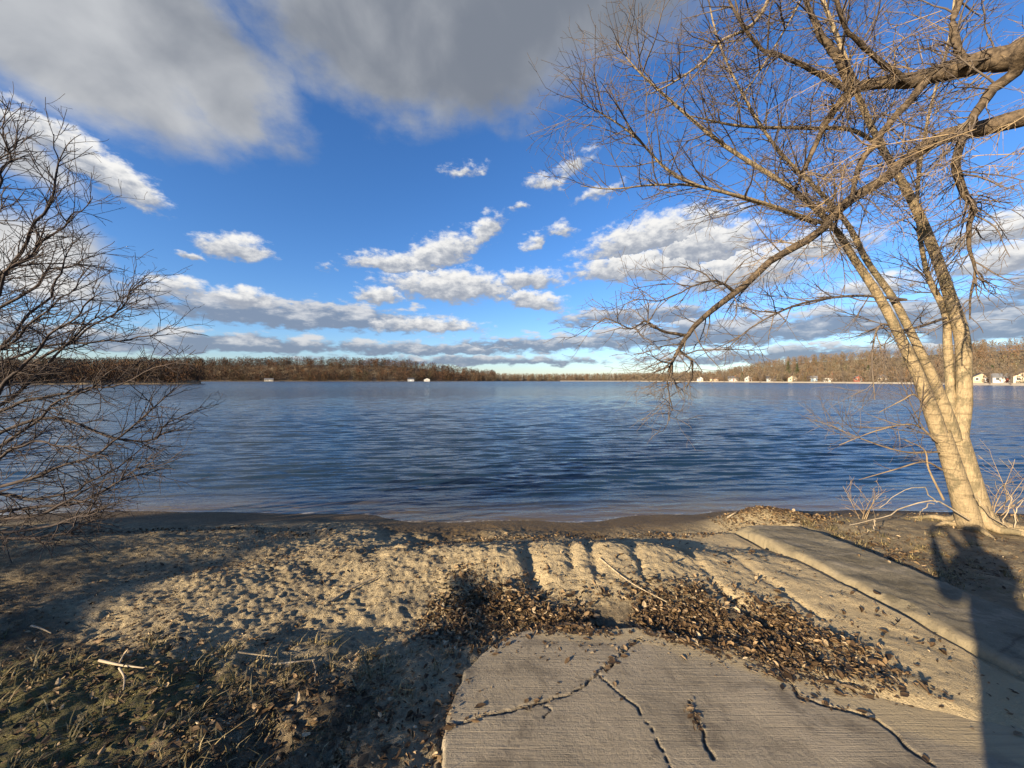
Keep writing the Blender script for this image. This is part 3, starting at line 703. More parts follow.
# ---- saplings and dead wood at the foot of the pale tree
rg = random.Random(31)
def sapling(x, y, h, n, lean, label):
    z = float(H(np.array([x]), np.array([y]))[0])
    st = Tubes(); tws = st
    for _ in range(n):
        d = Vector((rg.gauss(lean, .35), rg.gauss(0, .3), 1))
        q, rr, _ = wander((x+rg.gauss(0, .02), y+rg.gauss(0, .02), z-.04), d, h*rg.uniform(.6, 1.1), .0055, .002, 10, .09, Vector((0, 0, .03)), rg)
        st.add(q, rr, 5)
        sprout(tws, q, rr, 0, [dict(per_m=9, len=(.15, .5), ang=(30, 60), r=.005, tip=.002, seg=5, jit=.12, trop=Vector((0, 0, .02)), sides=3), dict(per_m=6, len=(.06, .2), ang=(30, 60), r=.003, tip=.0016, seg=3, jit=.12, trop=Vector((0, 0, 0)))], rg, .2)
    o = st.build('sapling', M['whip']); tag(o, label, 'sapling', 'thin saplings on the right bank')
sapling(6.55, 5.1, 1.2, 4, .1, 'thin twiggy sapling just right of the pale tree trunk')
sapling(5.05, 5.35, .55, 5, -.3, 'low twiggy sapling at the waterline left of the pale tree trunk')
sapling(7.1, 5.2, 1.6, 3, -.1, 'tallest thin sapling on the bank at the right edge')

def dead(name, label, cat, lines, mat, group=None, rad=(.012, .004)):
    p0 = P(*lines[0][0])
    o = Tubes()
    for k, q in enumerate(lines):
        pts = spline([P(*p) for p in q], 14); j = np.arange(14)
        pts = pts+np.stack([fbm(j*.5, j*0+k, 2, 4), fbm(j*.5, j*0+7, 2, 5), fbm(j*.5, j*0+k+9, 2, 6)], 1)*.035
        o.add(pts, np.linspace(rad[0]*(1 if k == 0 else .65), rad[1], 14), 6)
    b = o.build(name, mat); tag(b, label, cat, group); return b
dead('dead_branch', 'bleached forked dead branch lying in front of the pale tree, over the waterline', 'branch',
     [[(972, 522, 4.6), (938, 502, 4.5), (905, 508, 4.45), (878, 520, 4.4), (850, 527, 4.4)], [(938, 502, 4.5), (928, 490, 4.45), (918, 488, 4.4), (900, 495, 4.35), (880, 508, 4.3)], [(935, 503, 4.5), (925, 510, 4.4), (920, 515, 4.35)], [(878, 520, 4.4), (877, 528, 4.4), (868, 533, 4.4)]], M['driftwood'], None, (.010, .003))
dead('dead_branch', 'thin grey dead branch propped against the roots right of the pale trunk', 'branch',
     [[(1035, 548, 4.7), (1005, 525, 4.65), (985, 505, 4.6), (975, 495, 4.6)], [(1005, 525, 4.65), (1012, 505, 4.6), (1008, 490, 4.6)], [(1020, 536, 4.7), (1018, 515, 4.7), (1024, 500, 4.7)]], M['driftwood'], None, (.009, .004))
def ground_stick(label, pix, r0, mat, extra=(), group='sticks lying on the ground'):
    def G(px, py):
        z = -.1
        for _ in range(6):
            d = (CAMZ-z)*F/(py-380); x = (px-512)*d/F; z = float(H(np.array([x]), np.array([d]))[0])
        return Vector((x, d, z+r0*1.1+.012))
    o = Tubes()
    for k, q in enumerate((pix,)+tuple(extra)):
        pts = spline([G(*p) for p in q], 12)
        o.add(pts, np.linspace(r0*(1 if k == 0 else .7), r0*.4, 12), 6)
    b = o.build('stick', mat); tag(b, label, 'stick', group)
ground_stick('pale forked stick on the mossy soil at lower left', [(96, 667), (118, 671), (142, 674)], .008, M['driftwood'], ([(116, 670), (120, 662), (124, 658)], [(116, 674), (121, 684), (120, 697)]))
ground_stick('straight tan stick lying across the lit sand left of the ramp', [(272, 670), (292, 668), (313, 665)], .007, M['stick'], ([(311, 665), (314, 675), (313, 688)],))
ground_stick('long thin root-like stick at the edge of lit sand', [(236, 657), (258, 660), (275, 662)], .005, M['stick'])
ground_stick('small pale bent stick in the shade near the left edge', [(28, 630), (38, 633), (48, 638)], .007, M['driftwood'])
ground_stick('stick half buried in the sand bank above the ramp corner', [(330, 606), (352, 592), (378, 580)], .012, M['stick'])
ground_stick('thin dark stick lying over the leaf pile', [(600, 560), (630, 585), (668, 606)], .007, M['stick'])
ground_stick('pale stick on the leaf mound at the end of the kerb', [(728, 520), (738, 514), (746, 510)], .012, M['driftwood'])

# ------------------------------------------------------------------ far shores
def W(px, Y_): return np.array([(px-512)*Y_/F, Y_])
def shore(name, label, pts, depth, hill, mat, n=80, m=14, z0=WATER):
    """land strip behind a shoreline; hill(u, v) gives height, u along 0..1, v back 0..1"""
    line = np.array([W(*p) for p in pts]); d = np.concatenate([[0], np.cumsum(np.linalg.norm(np.diff(line, axis=0), axis=1))]); d /= d[-1]
    u = np.linspace(0, 1, n); lx_, ly_ = np.interp(u, d, line[:, 0]), np.interp(u, d, line[:, 1])
    lx_ = lx_+3*fbm(u*30, u*0, 3, 2); ly_ = ly_+4*fbm(u*30, u*0+5, 3, 3)
    v = np.linspace(0, 1, m)
    a = np.hypot(lx_, ly_)
    ux, uy = lx_/a, ly_/a
    X_ = lx_[None]+ux[None]*v[:, None]*depth; Y_ = ly_[None]+uy[None]*v[:, None]*depth
    U, V = np.meshgrid(u, v)
    Z_ = z0-.4+sstep(0, .05, V)*1.1+hill(U, V)
    o = link(name, grid_mesh(name, X_, Y_, Z_), mat); tag(o, label, None, None, 'structure')
    def at(uu, vv):
        px_, py_ = np.interp(uu, u, lx_), np.interp(uu, u, ly_); q = np.hypot(px_, py_)
        return px_*(1+vv*depth/q), py_*(1+vv*depth/q), z0-.4+sstep(0, .05, vv)*1.1+hill(uu, vv)
    return at
def woods(name, label, at, n, h, mat, quads=46, qs=.55, tint=(0, 1), v=(.03, 1), u=(0, 1), vpow=1.3, wid=.24):
    uu = nr.uniform(*u, n); vv = v[0]+(v[1]-v[0])*nr.uniform(0, 1, n)**vpow
    x, y, z = at(uu, vv); hh = h*nr.uniform(.62, 1.08, n)
    tt = np.clip(nr.uniform(*tint, n)*.8+.2*(tint[0]+(tint[1]-tint[0])*(.5+.9*fbm(x*.02, y*.02, 2, 5))), 0, 1)
    # crown faces: spindly, mostly upright slivers inside an egg-shaped volume
    k = quads; N = n*k
    ti = np.repeat(np.arange(n), k)
    f = nr.uniform(0, 1, N)**1.05
    rad = np.sin(np.clip(f, .02, .99)*math.pi*.62+.75)*wid*nr.uniform(.2, 1, N)**.6*nr.uniform(.75, 1.2, n)[ti]
    an = nr.uniform(0, 6.28, N)
    cx = x[ti]+np.cos(an)*rad*hh[ti]; cy = y[ti]+np.sin(an)*rad*hh[ti]; cz = z[ti]+(.06+.94*f-.10*rad/wid*f)*hh[ti]
    L = hh[ti]*nr.uniform(.03, .085, N); wdt = qs*nr.uniform(.07, .26, N)
    out = np.stack([np.cos(an)*.6, np.sin(an)*.6, nr.uniform(.6, 2.4, N)], 1)+nr.normal(0, .3, (N, 3))
    out /= np.linalg.norm(out, axis=1)[:, None]
    sd = np.cross(out, nr.normal(0, 1, (N, 3))); sd /= np.linalg.norm(sd, axis=1)[:, None]+1e-6
    c = np.stack([cx, cy, cz], 1)
    V = np.stack([c-out*L[:, None]-sd*wdt[:, None]*.6, c-out*L[:, None]*.4+sd*wdt[:, None], c+out*L[:, None], c-sd*wdt[:, None]], 1)
    # trunks: three-sided posts
    a3 = np.arange(3)*2.094
    tr = .012*hh[:, None, None]*np.stack([np.cos(a3), np.sin(a3)], 1)[None]
    lean = nr.normal(0, .02, (n, 2))*hh[:, None]
    T = np.zeros((n, 6, 3)); T[:, :3, :2] = np.stack([x, y], 1)[:, None]+tr; T[:, :3, 2] = z[:, None]-.5
    T[:, 3:, :2] = np.stack([x, y], 1)[:, None]+tr*.35+lean[:, None]; T[:, 3:, 2] = (z+hh*.85)[:, None]
    o0 = N*4
    tq = np.array([(0, 1, 4, 3), (1, 2, 5, 4), (2, 0, 3, 5)])
    faces = np.concatenate([np.arange(N*4).reshape(-1, 4), (o0+np.arange(n)[:, None, None]*6+tq[None]).reshape(-1, 4)])
    ttv = np.concatenate([np.repeat(np.clip(tt[ti]+nr.normal(0, .05, N), 0, 1), 4), np.repeat(np.clip(tt*.3+.7*nr.uniform(0, 1, n)**.5, 0, 1), 6)])
    me = mesh_np(name, np.concatenate([V.reshape(-1, 3), T.reshape(-1, 3)]), faces, np.arange(len(faces))*4, False, {'tint': ttv})
    o = link(name, me, mat); tag(o, label, 'woods', None, 'stuff'); return o

at_far = shore('hills', 'low wooded rise across the lake', [(-300, 700), (60, 640), (205, 620), (300, 600), (400, 600), (470, 640), (540, 680), (620, 640), (680, 520), (700, 440)], 160,
               lambda u, v: sstep(.05, .8, v)*(27*(1-sstep(.67, .80, u))+3), M['hill'], 120)
at_left = shore('terrain', 'low point of land on the left of the lake', [(203, 205), (190, 197), (150, 192), (60, 180), (0, 170), (-150, 150), (-320, 140)], 70, lambda u, v: sstep(.05, .5, v)*1.5, M['hill'], 60)
at_right = shore('hills', 'wooded hillside along the right shore', [(650, 560), (690, 430), (760, 330), (830, 262), (900, 208), (960, 172), (1024, 147), (1120, 120), (1300, 95)], 130,
                 lambda u, v: sstep(.12, .9, v)*(3+16*sstep(.25, .62, u)), M['hill'], 120)
woods('woods', 'dim leafless woods across the lake, left of centre', at_far, 2800, 16.5, M['wood_shaded'], 90, 1.6, u=(.25, .775), wid=.38)
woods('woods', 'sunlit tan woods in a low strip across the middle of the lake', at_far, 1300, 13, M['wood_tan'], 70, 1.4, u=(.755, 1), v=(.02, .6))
woods('woods', 'dark bare woods on the left point of land', at_left, 800, 11.5, M['wood_shaded'], 90, .65, wid=.32, v=(.04, .95), u=(.006, 1))
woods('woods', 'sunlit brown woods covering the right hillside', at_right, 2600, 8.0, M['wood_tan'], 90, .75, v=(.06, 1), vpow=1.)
# a thin pale beach under the right hillside
bl = np.array([W(*p) for p in [(560, 655), (640, 580), (690, 427), (760, 327.5), (830, 259.5), (900, 205.5), (960, 169.7), (1024, 145), (1120, 118), (1300, 93)]])
bu = np.linspace(0, 1, 200); bd = np.concatenate([[0], np.cumsum(np.linalg.norm(np.diff(bl, axis=0), axis=1))]); bd /= bd[-1]
bx, by = np.interp(bu, bd, bl[:, 0]), np.interp(bu, bd, bl[:, 1]); br = np.hypot(bx, by)
vv = np.array([0, .4, 1.])
o = link('beach', grid_mesh('beach', bx[None]*(1+vv[:, None]*9/br), by[None]*(1+vv[:, None]*9/br), np.repeat((WATER+np.array([-.15, .35, .95]))[:, None], 200, 1)), M['beach'])
tag(o, 'pale sand strip along the far right shore', None, None, 'structure')

# ---- houses on the far shores
def paint(name, c): return simple(name, c, tuple(q*.85 for q in c), .8, .6, 0)
WALLS = {'white': paint('white_siding', (.52, .50, .46)), 'cream': paint('cream_siding', (.50, .43, .31)), 'grey': paint('grey_siding', (.36, .37, .38)), 'tan': paint('tan_siding', (.42, .31, .2)), 'blue': paint('blue_siding', (.22, .30, .38)), 'red': paint('red_siding', (.32, .09, .06))}
ROOFS = {'grey': paint('grey_shingle', (.15, .15, .155)), 'brown': paint('brown_shingle', (.14, .09, .06)), 'dark': paint('dark_shingle', (.06, .06, .065))}
GLASS = simple('dark_glass', (.03, .04, .05), (.02, .025, .035), 1, .08, 0, spec=.6)
TRIM = paint('white_trim', (.8, .79, .76))
def box_bm(bm, x0, x1, y0, y1, z0, z1):
    v = [bm.verts.new(p) for p in ((x0, y0, z0), (x1, y0, z0), (x1, y1, z0), (x0, y1, z0), (x0, y0, z1), (x1, y0, z1), (x1, y1, z1), (x0, y1, z1))]
    for f in ((0, 3, 2, 1), (4, 5, 6, 7), (0, 1, 5, 4), (1, 2, 6, 5), (2, 3, 7, 6), (3, 0, 4, 7)): bm.faces.new([v[i] for i in f])
def bm_obj(name, bm, mat, parent, bevel=0):
    if bevel: bmesh.ops.bevel(bm, geom=bm.edges[:], offset=bevel, segments=2, affect='EDGES')
    bmesh.ops.recalc_face_normals(bm, faces=bm.faces[:])
    me = bpy.data.meshes.new(name); bm.to_mesh(me); bm.free()
    return link(name, me, mat, parent, world=False)
def house(px, Y_, w, d, h, rh, gable, wall, roof, label, floors=1, chimney=False, zl=.5):
    Y_ *= 1.04 if px > 600 else .985; x, y = W(px, Y_); q = math.hypot(x, y)
    if px > 600: w, d, h, rh, zl = w*.86, d*.8, h*.86, rh*.9, 1.15
    o = empty('house', (x, y, WATER+zl), label, 'house', 'houses along the far shore')
    o.rotation_euler.z = math.atan2(-x, y)*.8
    bm = bmesh.new(); box_bm(bm, -w/2, w/2, -d/2, d/2, -1.5, h)
    if gable:      # gable end faces the lake
        a = [bm.verts.new(p) for p in ((-w/2, -d/2, h), (w/2, -d/2, h), (0, -d/2, h+rh), (-w/2, d/2, h), (w/2, d/2, h), (0, d/2, h+rh))]
    else:
        a = [bm.verts.new(p) for p in ((-w/2, d/2, h), (-w/2, -d/2, h), (-w/2, 0, h+rh), (w/2, d/2, h), (w/2, -d/2, h), (w/2, 0, h+rh))]
    bm.faces.new((a[0], a[1], a[2])); bm.faces.new((a[4], a[3], a[5]))
    bm_obj('wall', bm, WALLS[wall], o)
    bm = bmesh.new(); e = .35; t_ = .22
    hw = (w if gable else d)/2; hl = (d if gable else w)/2+e
    sl = rh/hw
    prof_ = [(-hw-e, h-e*sl), (0, h+rh), (hw+e, h-e*sl), (hw+e, h-e*sl+t_), (0, h+rh+t_), (-hw-e, h-e*sl+t_)]
    rings = []
    for s__ in (-hl, hl):
        rings.append([bm.verts.new((a_, s__, z_+.01) if gable else (s__, a_, z_+.01)) for a_, z_ in prof_])
    for i in range(6): bm.faces.new((rings[0][i], rings[0][(i+1) % 6], rings[1][(i+1) % 6], rings[1][i]))
    for r_ in rings: bm.faces.new((r_[0], r_[1], r_[4], r_[5])); bm.faces.new((r_[1], r_[2], r_[3], r_[4]))
    rf = bm_obj('roof', bm, ROOFS[roof], o)
    if chimney:
        bm = bmesh.new(); box_bm(bm, w*.2, w*.2+.8, -.4, .4, h+.2, h+rh+1.1); c = bm_obj('chimney', bm, WALLS['red'], rf)
    nw = max(2, int(w/2.6))
    for fl in range(floors):
        z0 = .9+fl*2.6
        for k in range(nw):
            cx = -w/2+(k+.5)*w/nw
            if fl == 0 and k == nw//2:
                bm = bmesh.new(); box_bm(bm, cx-.45, cx+.45, -d/2-.06, -d/2-.003, .05, 2.1); bm_obj('door', bm, TRIM if wall != 'white' else WALLS['red'], o); continue
            bm = bmesh.new(); box_bm(bm, cx-.6, cx+.6, -d/2-.05, -d/2-.003, z0, z0+1.2); wn = bm_obj('window', bm, TRIM, o)
            bm = bmesh.new(); box_bm(bm, cx-.5, cx+.5, -d/2-.065, -d/2-.053, z0+.1, z0+1.1); bm_obj('pane', bm, GLASS, wn)
HS = [(700, 405, 7, 7, 3, 2.2, True, 'white', 'grey', 'small white gable-front house far right of the hanging limb', 1, False),
      (714, 388, 9, 7, 2.8, 2.0, False, 'tan', 'brown', 'tan cottage with brown roof between two small white houses', 1, False),
      (733, 366, 10, 8, 3.2, 2.2, False, 'white', 'grey', 'long white house with grey roof at the sunlit shore', 1, True),
      (748, 348, 7, 7, 3.4, 2.4, True, 'white', 'dark', 'white gable-front house with near-black roof by the beach', 1, False),
      (771, 322, 8, 7, 2.8, 2.0, False, 'grey', 'dark', 'grey low house under the rising wooded slope', 1, False),
      (792, 303, 7, 7, 3.2, 2.2, True, 'cream', 'brown', 'cream gable-front house with brown roof by the beach', 1, False),
      (812, 284, 7, 6, 2.8, 1.8, False, 'blue', 'grey', 'blue cottage with grey roof at the foot of the hill', 1, False),
      (829, 270, 9, 7, 3.2, 2.2, False, 'white', 'brown', 'white house with brown roof left of the leaning pale stems', 1, True),
      (858, 246, 6, 6, 2.8, 1.8, True, 'red', 'grey', 'small red cottage seen past the leaning pale stems', 1, False),
      (882, 228, 6.5, 6, 3, 1.8, False, 'cream', 'grey', 'cream cottage with grey roof beside the red cottage', 1, False),
      (924, 198, 8, 6, 2.8, 1.8, False, 'white', 'grey', 'low white house seen between the tree stems', 1, False),
      (980, 165, 6, 6, 2.7, 1.8, True, 'tan', 'dark', 'tan gable-front house right of the pale tree', 1, False),
      (1001, 157, 6, 5, 2.6, 1.7, False, 'white', 'grey', 'white cottage with grey roof near the right edge', 1, False),
      (1022, 150, 6, 5, 2.9, 1.9, True, 'cream', 'brown', 'cream cottage at the very right edge of the shore', 1, True),
      (269, 605, 12, 7, 2.6, 1.7, False, 'cream', 'grey', 'long cream house alone under the dim woods left of centre', 1, False),
      (427, 606, 9, 7, 2.6, 1.9, True, 'white', 'dark', 'white gable-front house where the dim woods get lower', 1, False),
      (411, 612, 10, 8, 3.0, 2.0, False, 'grey', 'dark', 'grey house in the shade of the dim woods', 1, False)]
for a in HS: house(*a[:10], *a[10:])

# ---- single trees that stand out along the far right shore
def far_tree(px, Y_, h, kind, label, group, zl=.6, up=0):
    x, y = W(px, Y_); z = WATER+zl+up
    o = empty('pine_tree' if kind == 'pine' else 'bare_tree', (x, y, z), label, 'tree', group)
    tb = Tubes(); tb.add([(x, y, z-2), (x, y, z+h*.5), (x+.02*h, y, z+h*.95)], [.03*h, .02*h, .004*h], 6); tb.build('trunk', M['dark_bark'] if kind == 'pine' else M['twig'], o)
    if kind == 'pine':
        n_ = 260; f = nr.uniform(.15, 1, n_); a = nr.uniform(0, 6.28, n_); r_ = (1.04-f)*.24*h*nr.uniform(.3, 1, n_)
        c = leaf_cloud('crown', x+np.cos(a)*r_, y+np.sin(a)*r_, z+f*h, nr.uniform(.5, 1., n_), M['evergreen'], 1.2, o)
    else:
        tb = Tubes(); rg_ = random.Random(int(px*7))
        for _ in range(26):
            f = rg_.uniform(.25, .95)
            q, rr, _d = wander((x, y, z+f*h), side_dir(Vector((0, 0, 1)), R(rg_.uniform(20, 55)), rg_), h*rg_.uniform(.2, .38)*(1.2-f*.6), .012*h, .004*h, 5, .12, Vector((0, 0, .08)), rg_)
            tb.add(q, rr, 3)
            sprout(tb, q, rr, 0, [dict(per_m=2.5, len=(.10*h, .2*h), ang=(20, 50), r=.006*h, tip=.003*h, seg=3, jit=.1, trop=Vector((0, 0, .05)))], rg_, .2)
        tb.build('crown', M['twig'], o)
far_tree(788, 330, 13, 'pine', 'dark green pine rising above the tan woods right of the hanging limb', 'pines on the right hillside', .6, 5)
far_tree(797, 325, 11, 'pine', 'shorter green pine beside the tallest pine on the slope', 'pines on the right hillside', .6, 5)
far_tree(742, 372, 9, 'pine', 'low green pine behind the long white house', 'pines on the right hillside')
far_tree(868, 262, 10, 'pine', 'green pine behind the red cottage', 'pines on the right hillside', .6, 2)
far_tree(992, 172, 8, 'pine', 'green pine between the tan house and the white cottage near the right edge', 'pines on the right hillside')
for px_, Y_, h_, lb in ((724, 372, 9, 'bare shore tree between the tan cottage and the long white house'), (760, 328, 9, 'bare shore tree left of the grey low house'), (782, 308, 9, 'bare shore tree between the grey house and the cream house'),
                        (803, 290, 8.5, 'bare shore tree between the cream house and the blue cottage'), (843, 254, 8, 'bare shore tree right of the brown-roofed white house'), (870, 234, 8, 'bare shore tree between the red and cream cottages'),
                        (902, 210, 8, 'bare shore tree left of the low white house between the stems'), (990, 159, 6.5, 'bare shore tree left of the white cottage near the right edge'), (1011, 151, 6.5, 'bare shore tree between the two cottages at the right edge')):
    far_tree(px_, Y_, h_, 'bare', lb, 'bare trees along the far right shore')

# ------------------------------------------------------------------ behind the camera: an unseen tree added to throw the shade at lower left
ev = empty('shade_caster_tree', (-7.5, -2.6, .1), 'evergreen clumps added unseen behind the viewer to shade the lower left ground', 'tree')
tb = Tubes(); tb.add([(-7.5, -2.6, -.1), (-7.45, -2.6, .9), (-7.5, -2.6, 1.7)], [.16, .12, .05], 10); tb.build('trunk', M['dark_bark'], ev)
cl = []
def sunward(sx_, sy_, h_):   # a point at height h whose shadow falls on (sx, sy)
    k_ = (h_+.13)/math.tan(R(SUN_EL)); return (sx_-k_*math.sin(R(SUN_AZ)), sy_-k_*math.cos(R(SUN_AZ)), h_)
for (sx_, sy_, h_, rx, ry, rz) in ((-.78, 1.7, 1.7, .13, .5, .04), (-.78, 2.2, 1.7, .08, .3, .03), (-.46, 2.2, 2.1, .10, .5, .03), (-.46, 2.95, 2.1, .13, .32, .03), (-1.6, 1.22, 1.9, .9, .5, .06), (-3.0, 1.25, 1.9, 1.1, .55, .06), (-4.6, 1.35, 1.9, .9, .55, .06), (-1.0, .7, 1.9, .6, .6, .06), (-5.2, 2.6, 2.3, .8, .35, .08), (-5.6, 3.5, 2.4, .9, .4, .1), (-6.4, 4.5, 2.4, 1.2, .5, .2)):
    c = sunward(sx_, sy_, h_)
    n_ = int(3000*max(rx*ry, .13))
    g3 = nr.normal(0, 1, (n_, 3)); g3 /= np.linalg.norm(g3, axis=1)[:, None]; g3 *= nr.uniform(0, 1, n_)[:, None]**.4
    cl.append(np.array(c)[None]+g3*np.array([rx, ry, rz]))
cl = np.concatenate(cl)
leaf_cloud('crown', cl[:, 0], cl[:, 1], cl[:, 2], nr.uniform(.04, .08, len(cl)), M['evergreen'], 2.2, ev)
tb = Tubes()
for i in range(0, len(cl), 160):
    c = cl[i]; tb.add(spline([(-7.5, -2.6, min(1.2, c[2]-.3)), ((c[0]-7.5)/2, (c[1]-2.6)/2, c[2]-.15), c], 8), np.linspace(.02, .005, 8), 4)
tb.build('branch', M['dark_bark'], ev)

# ---- the photographer (only the shadow is in the picture)
person = empty('person', (0, -.42, -.0), 'person in dark jacket and jeans holding up a phone with both hands', 'person')
skin = simple('skin', (.55, .36, .26), (.48, .30, .21), 30, .5, .1)
jacket = simple('dark_jacket', (.03, .035, .045), (.045, .05, .06), 60, .8, .3)
jeans = simple('jeans', (.05, .07, .13), (.07, .09, .16), 90, .85, .3)
hairm = simple('brown_hair', (.05, .03, .02), (.08, .05, .03), 80, .6, .5, .01, (4, 4, 1))
def skinned(name, verts, edges, radii, mat, parent, sub=2, root=0):
    me = bpy.data.meshes.new(name); me.from_pydata(verts, edges, [])
    o = link(name, me, mat, parent, world=False)
    md = o.modifiers.new('Skin', 'SKIN'); md.use_smooth_shade = True
    for i, d in enumerate(me.skin_vertices[0].data):
        d.radius = radii[i] if isinstance(radii[i], tuple) else (radii[i], radii[i]); d.use_root = i == root
    o.modifiers.new('Subsurf', 'SUBSURF').levels = sub; o.modifiers['Subsurf'].render_levels = sub
    return o
b_v = [(0, 0, .95), (0, .0, 1.12), (0, -.01, 1.30), (0, -.01, 1.42), (0, .01, 1.52), (0, .03, 1.61), (0, .035, 1.71), (0, .02, 1.78)]
b_r = [(.15, .11), (.14, .10), (.16, .11), (.12, .09), (.055, .06), (.065, .085), (.075, .095), (.055, .07)]
b_e = [(i, i+1) for i in range(7)]
def addv(p, r, j): b_v.append(p); b_r.append(r); b_e.append((j, len(b_v)-1)); return len(b_v)-1
for s__ in (-1, 1):
    j = addv((s__*.19, -.01, 1.40), .062, 3); j = addv((s__*.25, .04, 1.24), .05, j); j = addv((s__*.23, .10, 1.17), .045, j); j = addv((s__*.15, .26, 1.38), .036, j); j = addv((s__*.105, .345, 1.52), .027, j); j = addv((s__*.095, .372, 1.565), (.016, .034), j)
    for f_ in range(4):   # fingers curl round the phone's short edges
        z_ = 1.60-.013+f_*-.0
        a_ = addv((s__*.088, .385, 1.575+f_*.015), .0085, j); a_ = addv((s__*.082, .402, 1.585+f_*.015), .0080, a_); a_ = addv((s__*.062, .408, 1.588+f_*.014), .0070, a_)
    a_ = addv((s__*.080, .362, 1.575), .010, j); a_ = addv((s__*.055, .362, 1.592), .0085, a_)
    j = addv((s__*.095, 0, .90), (.09, .095), 0); j = addv((s__*.10, .02, .50), .058, j); j = addv((s__*.11, -.01, .10), .042, j); j = addv((s__*.115, .10, .03), (.036, .028), j); j = addv((s__*.118, .17, .025), (.034, .022), j)
body = skinned('body', b_v, b_e, b_r, skin, person)
jk_v = [(0, 0, .88), (0, 0, 1.12), (0, -.01, 1.32), (0, -.01, 1.43), (0, .0, 1.49)]; jk_r = [(.185, .14), (.175, .13), (.195, .14), (.15, .12), (.08, .08)]; jk_e = [(i, i+1) for i in range(4)]
for s__ in (-1, 1):
    n0 = len(jk_v); jk_v += [(s__*.195, -.01, 1.40), (s__*.255, .04, 1.24), (s__*.235, .10, 1.165), (s__*.15, .26, 1.38), (s__*.115, .325, 1.485)]; jk_r += [.085, .07, .065, .05, .042]; jk_e += [(3, n0)]+[(n0+i, n0+i+1) for i in range(4)]
skinned('jacket', jk_v, jk_e, jk_r, jacket, person)
tr_v = [(0, 0, 1.0), (0, 0, .93)]; tr_r = [(.165, .125), (.16, .125)]; tr_e = [(0, 1)]
for s__ in (-1, 1):
    n0 = len(tr_v); tr_v += [(s__*.10, 0, .86), (s__*.105, .02, .50), (s__*.112, -.01, .07)]; tr_r += [.105, .078, .068]; tr_e += [(1, n0), (n0, n0+1), (n0+1, n0+2)]
skinned('trousers', tr_v, tr_e, tr_r, jeans, person)
skinned('hair', [(0, -.01, 1.71), (0, -.015, 1.76), (0, .0, 1.80)], [(0, 1), (1, 2)], [(.08, .085), (.085, .09), (.06, .07)], hairm, person)
eye_mat = simple('eye', (.7, .7, .68), (.6, .6, .6), 5, .2, 0)
for s__ in (-1, 1):
    face = bmesh.new(); bmesh.ops.create_uvsphere(face, u_segments=10, v_segments=8, radius=.012, matrix=Matrix.Translation((s__*.031, .118, 1.695))); bm_obj('eye', face, eye_mat, person)
nose = bmesh.new(); bmesh.ops.create_cone(nose, segments=10, radius1=.018, radius2=.006, depth=.05, matrix=Matrix.Translation((0, .128, 1.665)))
bm_obj('nose', nose, skin, person)
ph = empty('phone', (0, -.03, 1.6), 'black phone held in landscape by the photographer', 'phone')
bm = bmesh.new(); box_bm(bm, -.073, .073, -.004, .004, -.035, .035); bm_obj('case', bm, simple('phone_case', (.02, .02, .022), (.025, .025, .028), 40, .4, 0), ph, .0025)
bm = bmesh.new(); box_bm(bm, -.068, .068, -.0052, -.0042, -.031, .031); bm_obj('screen', bm, GLASS, ph)
bm = bmesh.new(); bmesh.ops.create_cone(bm, cap_ends=True, segments=20, radius1=.007, radius2=.007, depth=.003, matrix=Matrix.Translation((0, .0062, 0)) @ Matrix.Rotation(R(90), 4, 'X')); bm_obj('lens', bm, GLASS, ph)

# ------------------------------------------------------------------ sky with clouds
w = bpy.data.worlds.new('World'); sc.world = w; w.use_nodes = True
w.cycles.sampling_method = 'MANUAL'; w.cycles.sample_map_resolution = 512
t = NT(w.node_tree); bg = t.n['Background']; STR = .063; EXPO = 1.52
sky = t.node('ShaderNodeTexSky', sky_type='NISHITA', sun_disc=False, sun_elevation=R(SUN_EL), sun_rotation=R(SUN_AZ+180), altitude=100, air_density=1.0, dust_density=.35, ozone_density=3.5)
gen = t.node('ShaderNodeTexCoord').outputs['Generated']
sep = t.node('ShaderNodeSeparateXYZ', i_0=gen)
az = t.math('ARCTAN2', sep.outputs[0], sep.outputs[1]); el = t.math('ARCSINE', sep.outputs[2])
ae = t.node('ShaderNodeCombineXYZ', i_0=az, i_1=el).outputs[0]
def azel(px, py):
    x, z = (px-512)/F, (380-py)/F; return math.atan(x), math.atan(z/math.hypot(1, x))
aniso = t.scaled(ae, (1, 1.7, 1))
def warp(scale, amp, det=4):
    nz = t.noise(aniso, scale, det, .55, out=1)
    return t.vmath('ADD', ae, t.vmath('MULTIPLY', t.vmath('SUBTRACT', nz, (.5, .5, .5)), (amp, amp*.6, 0)))
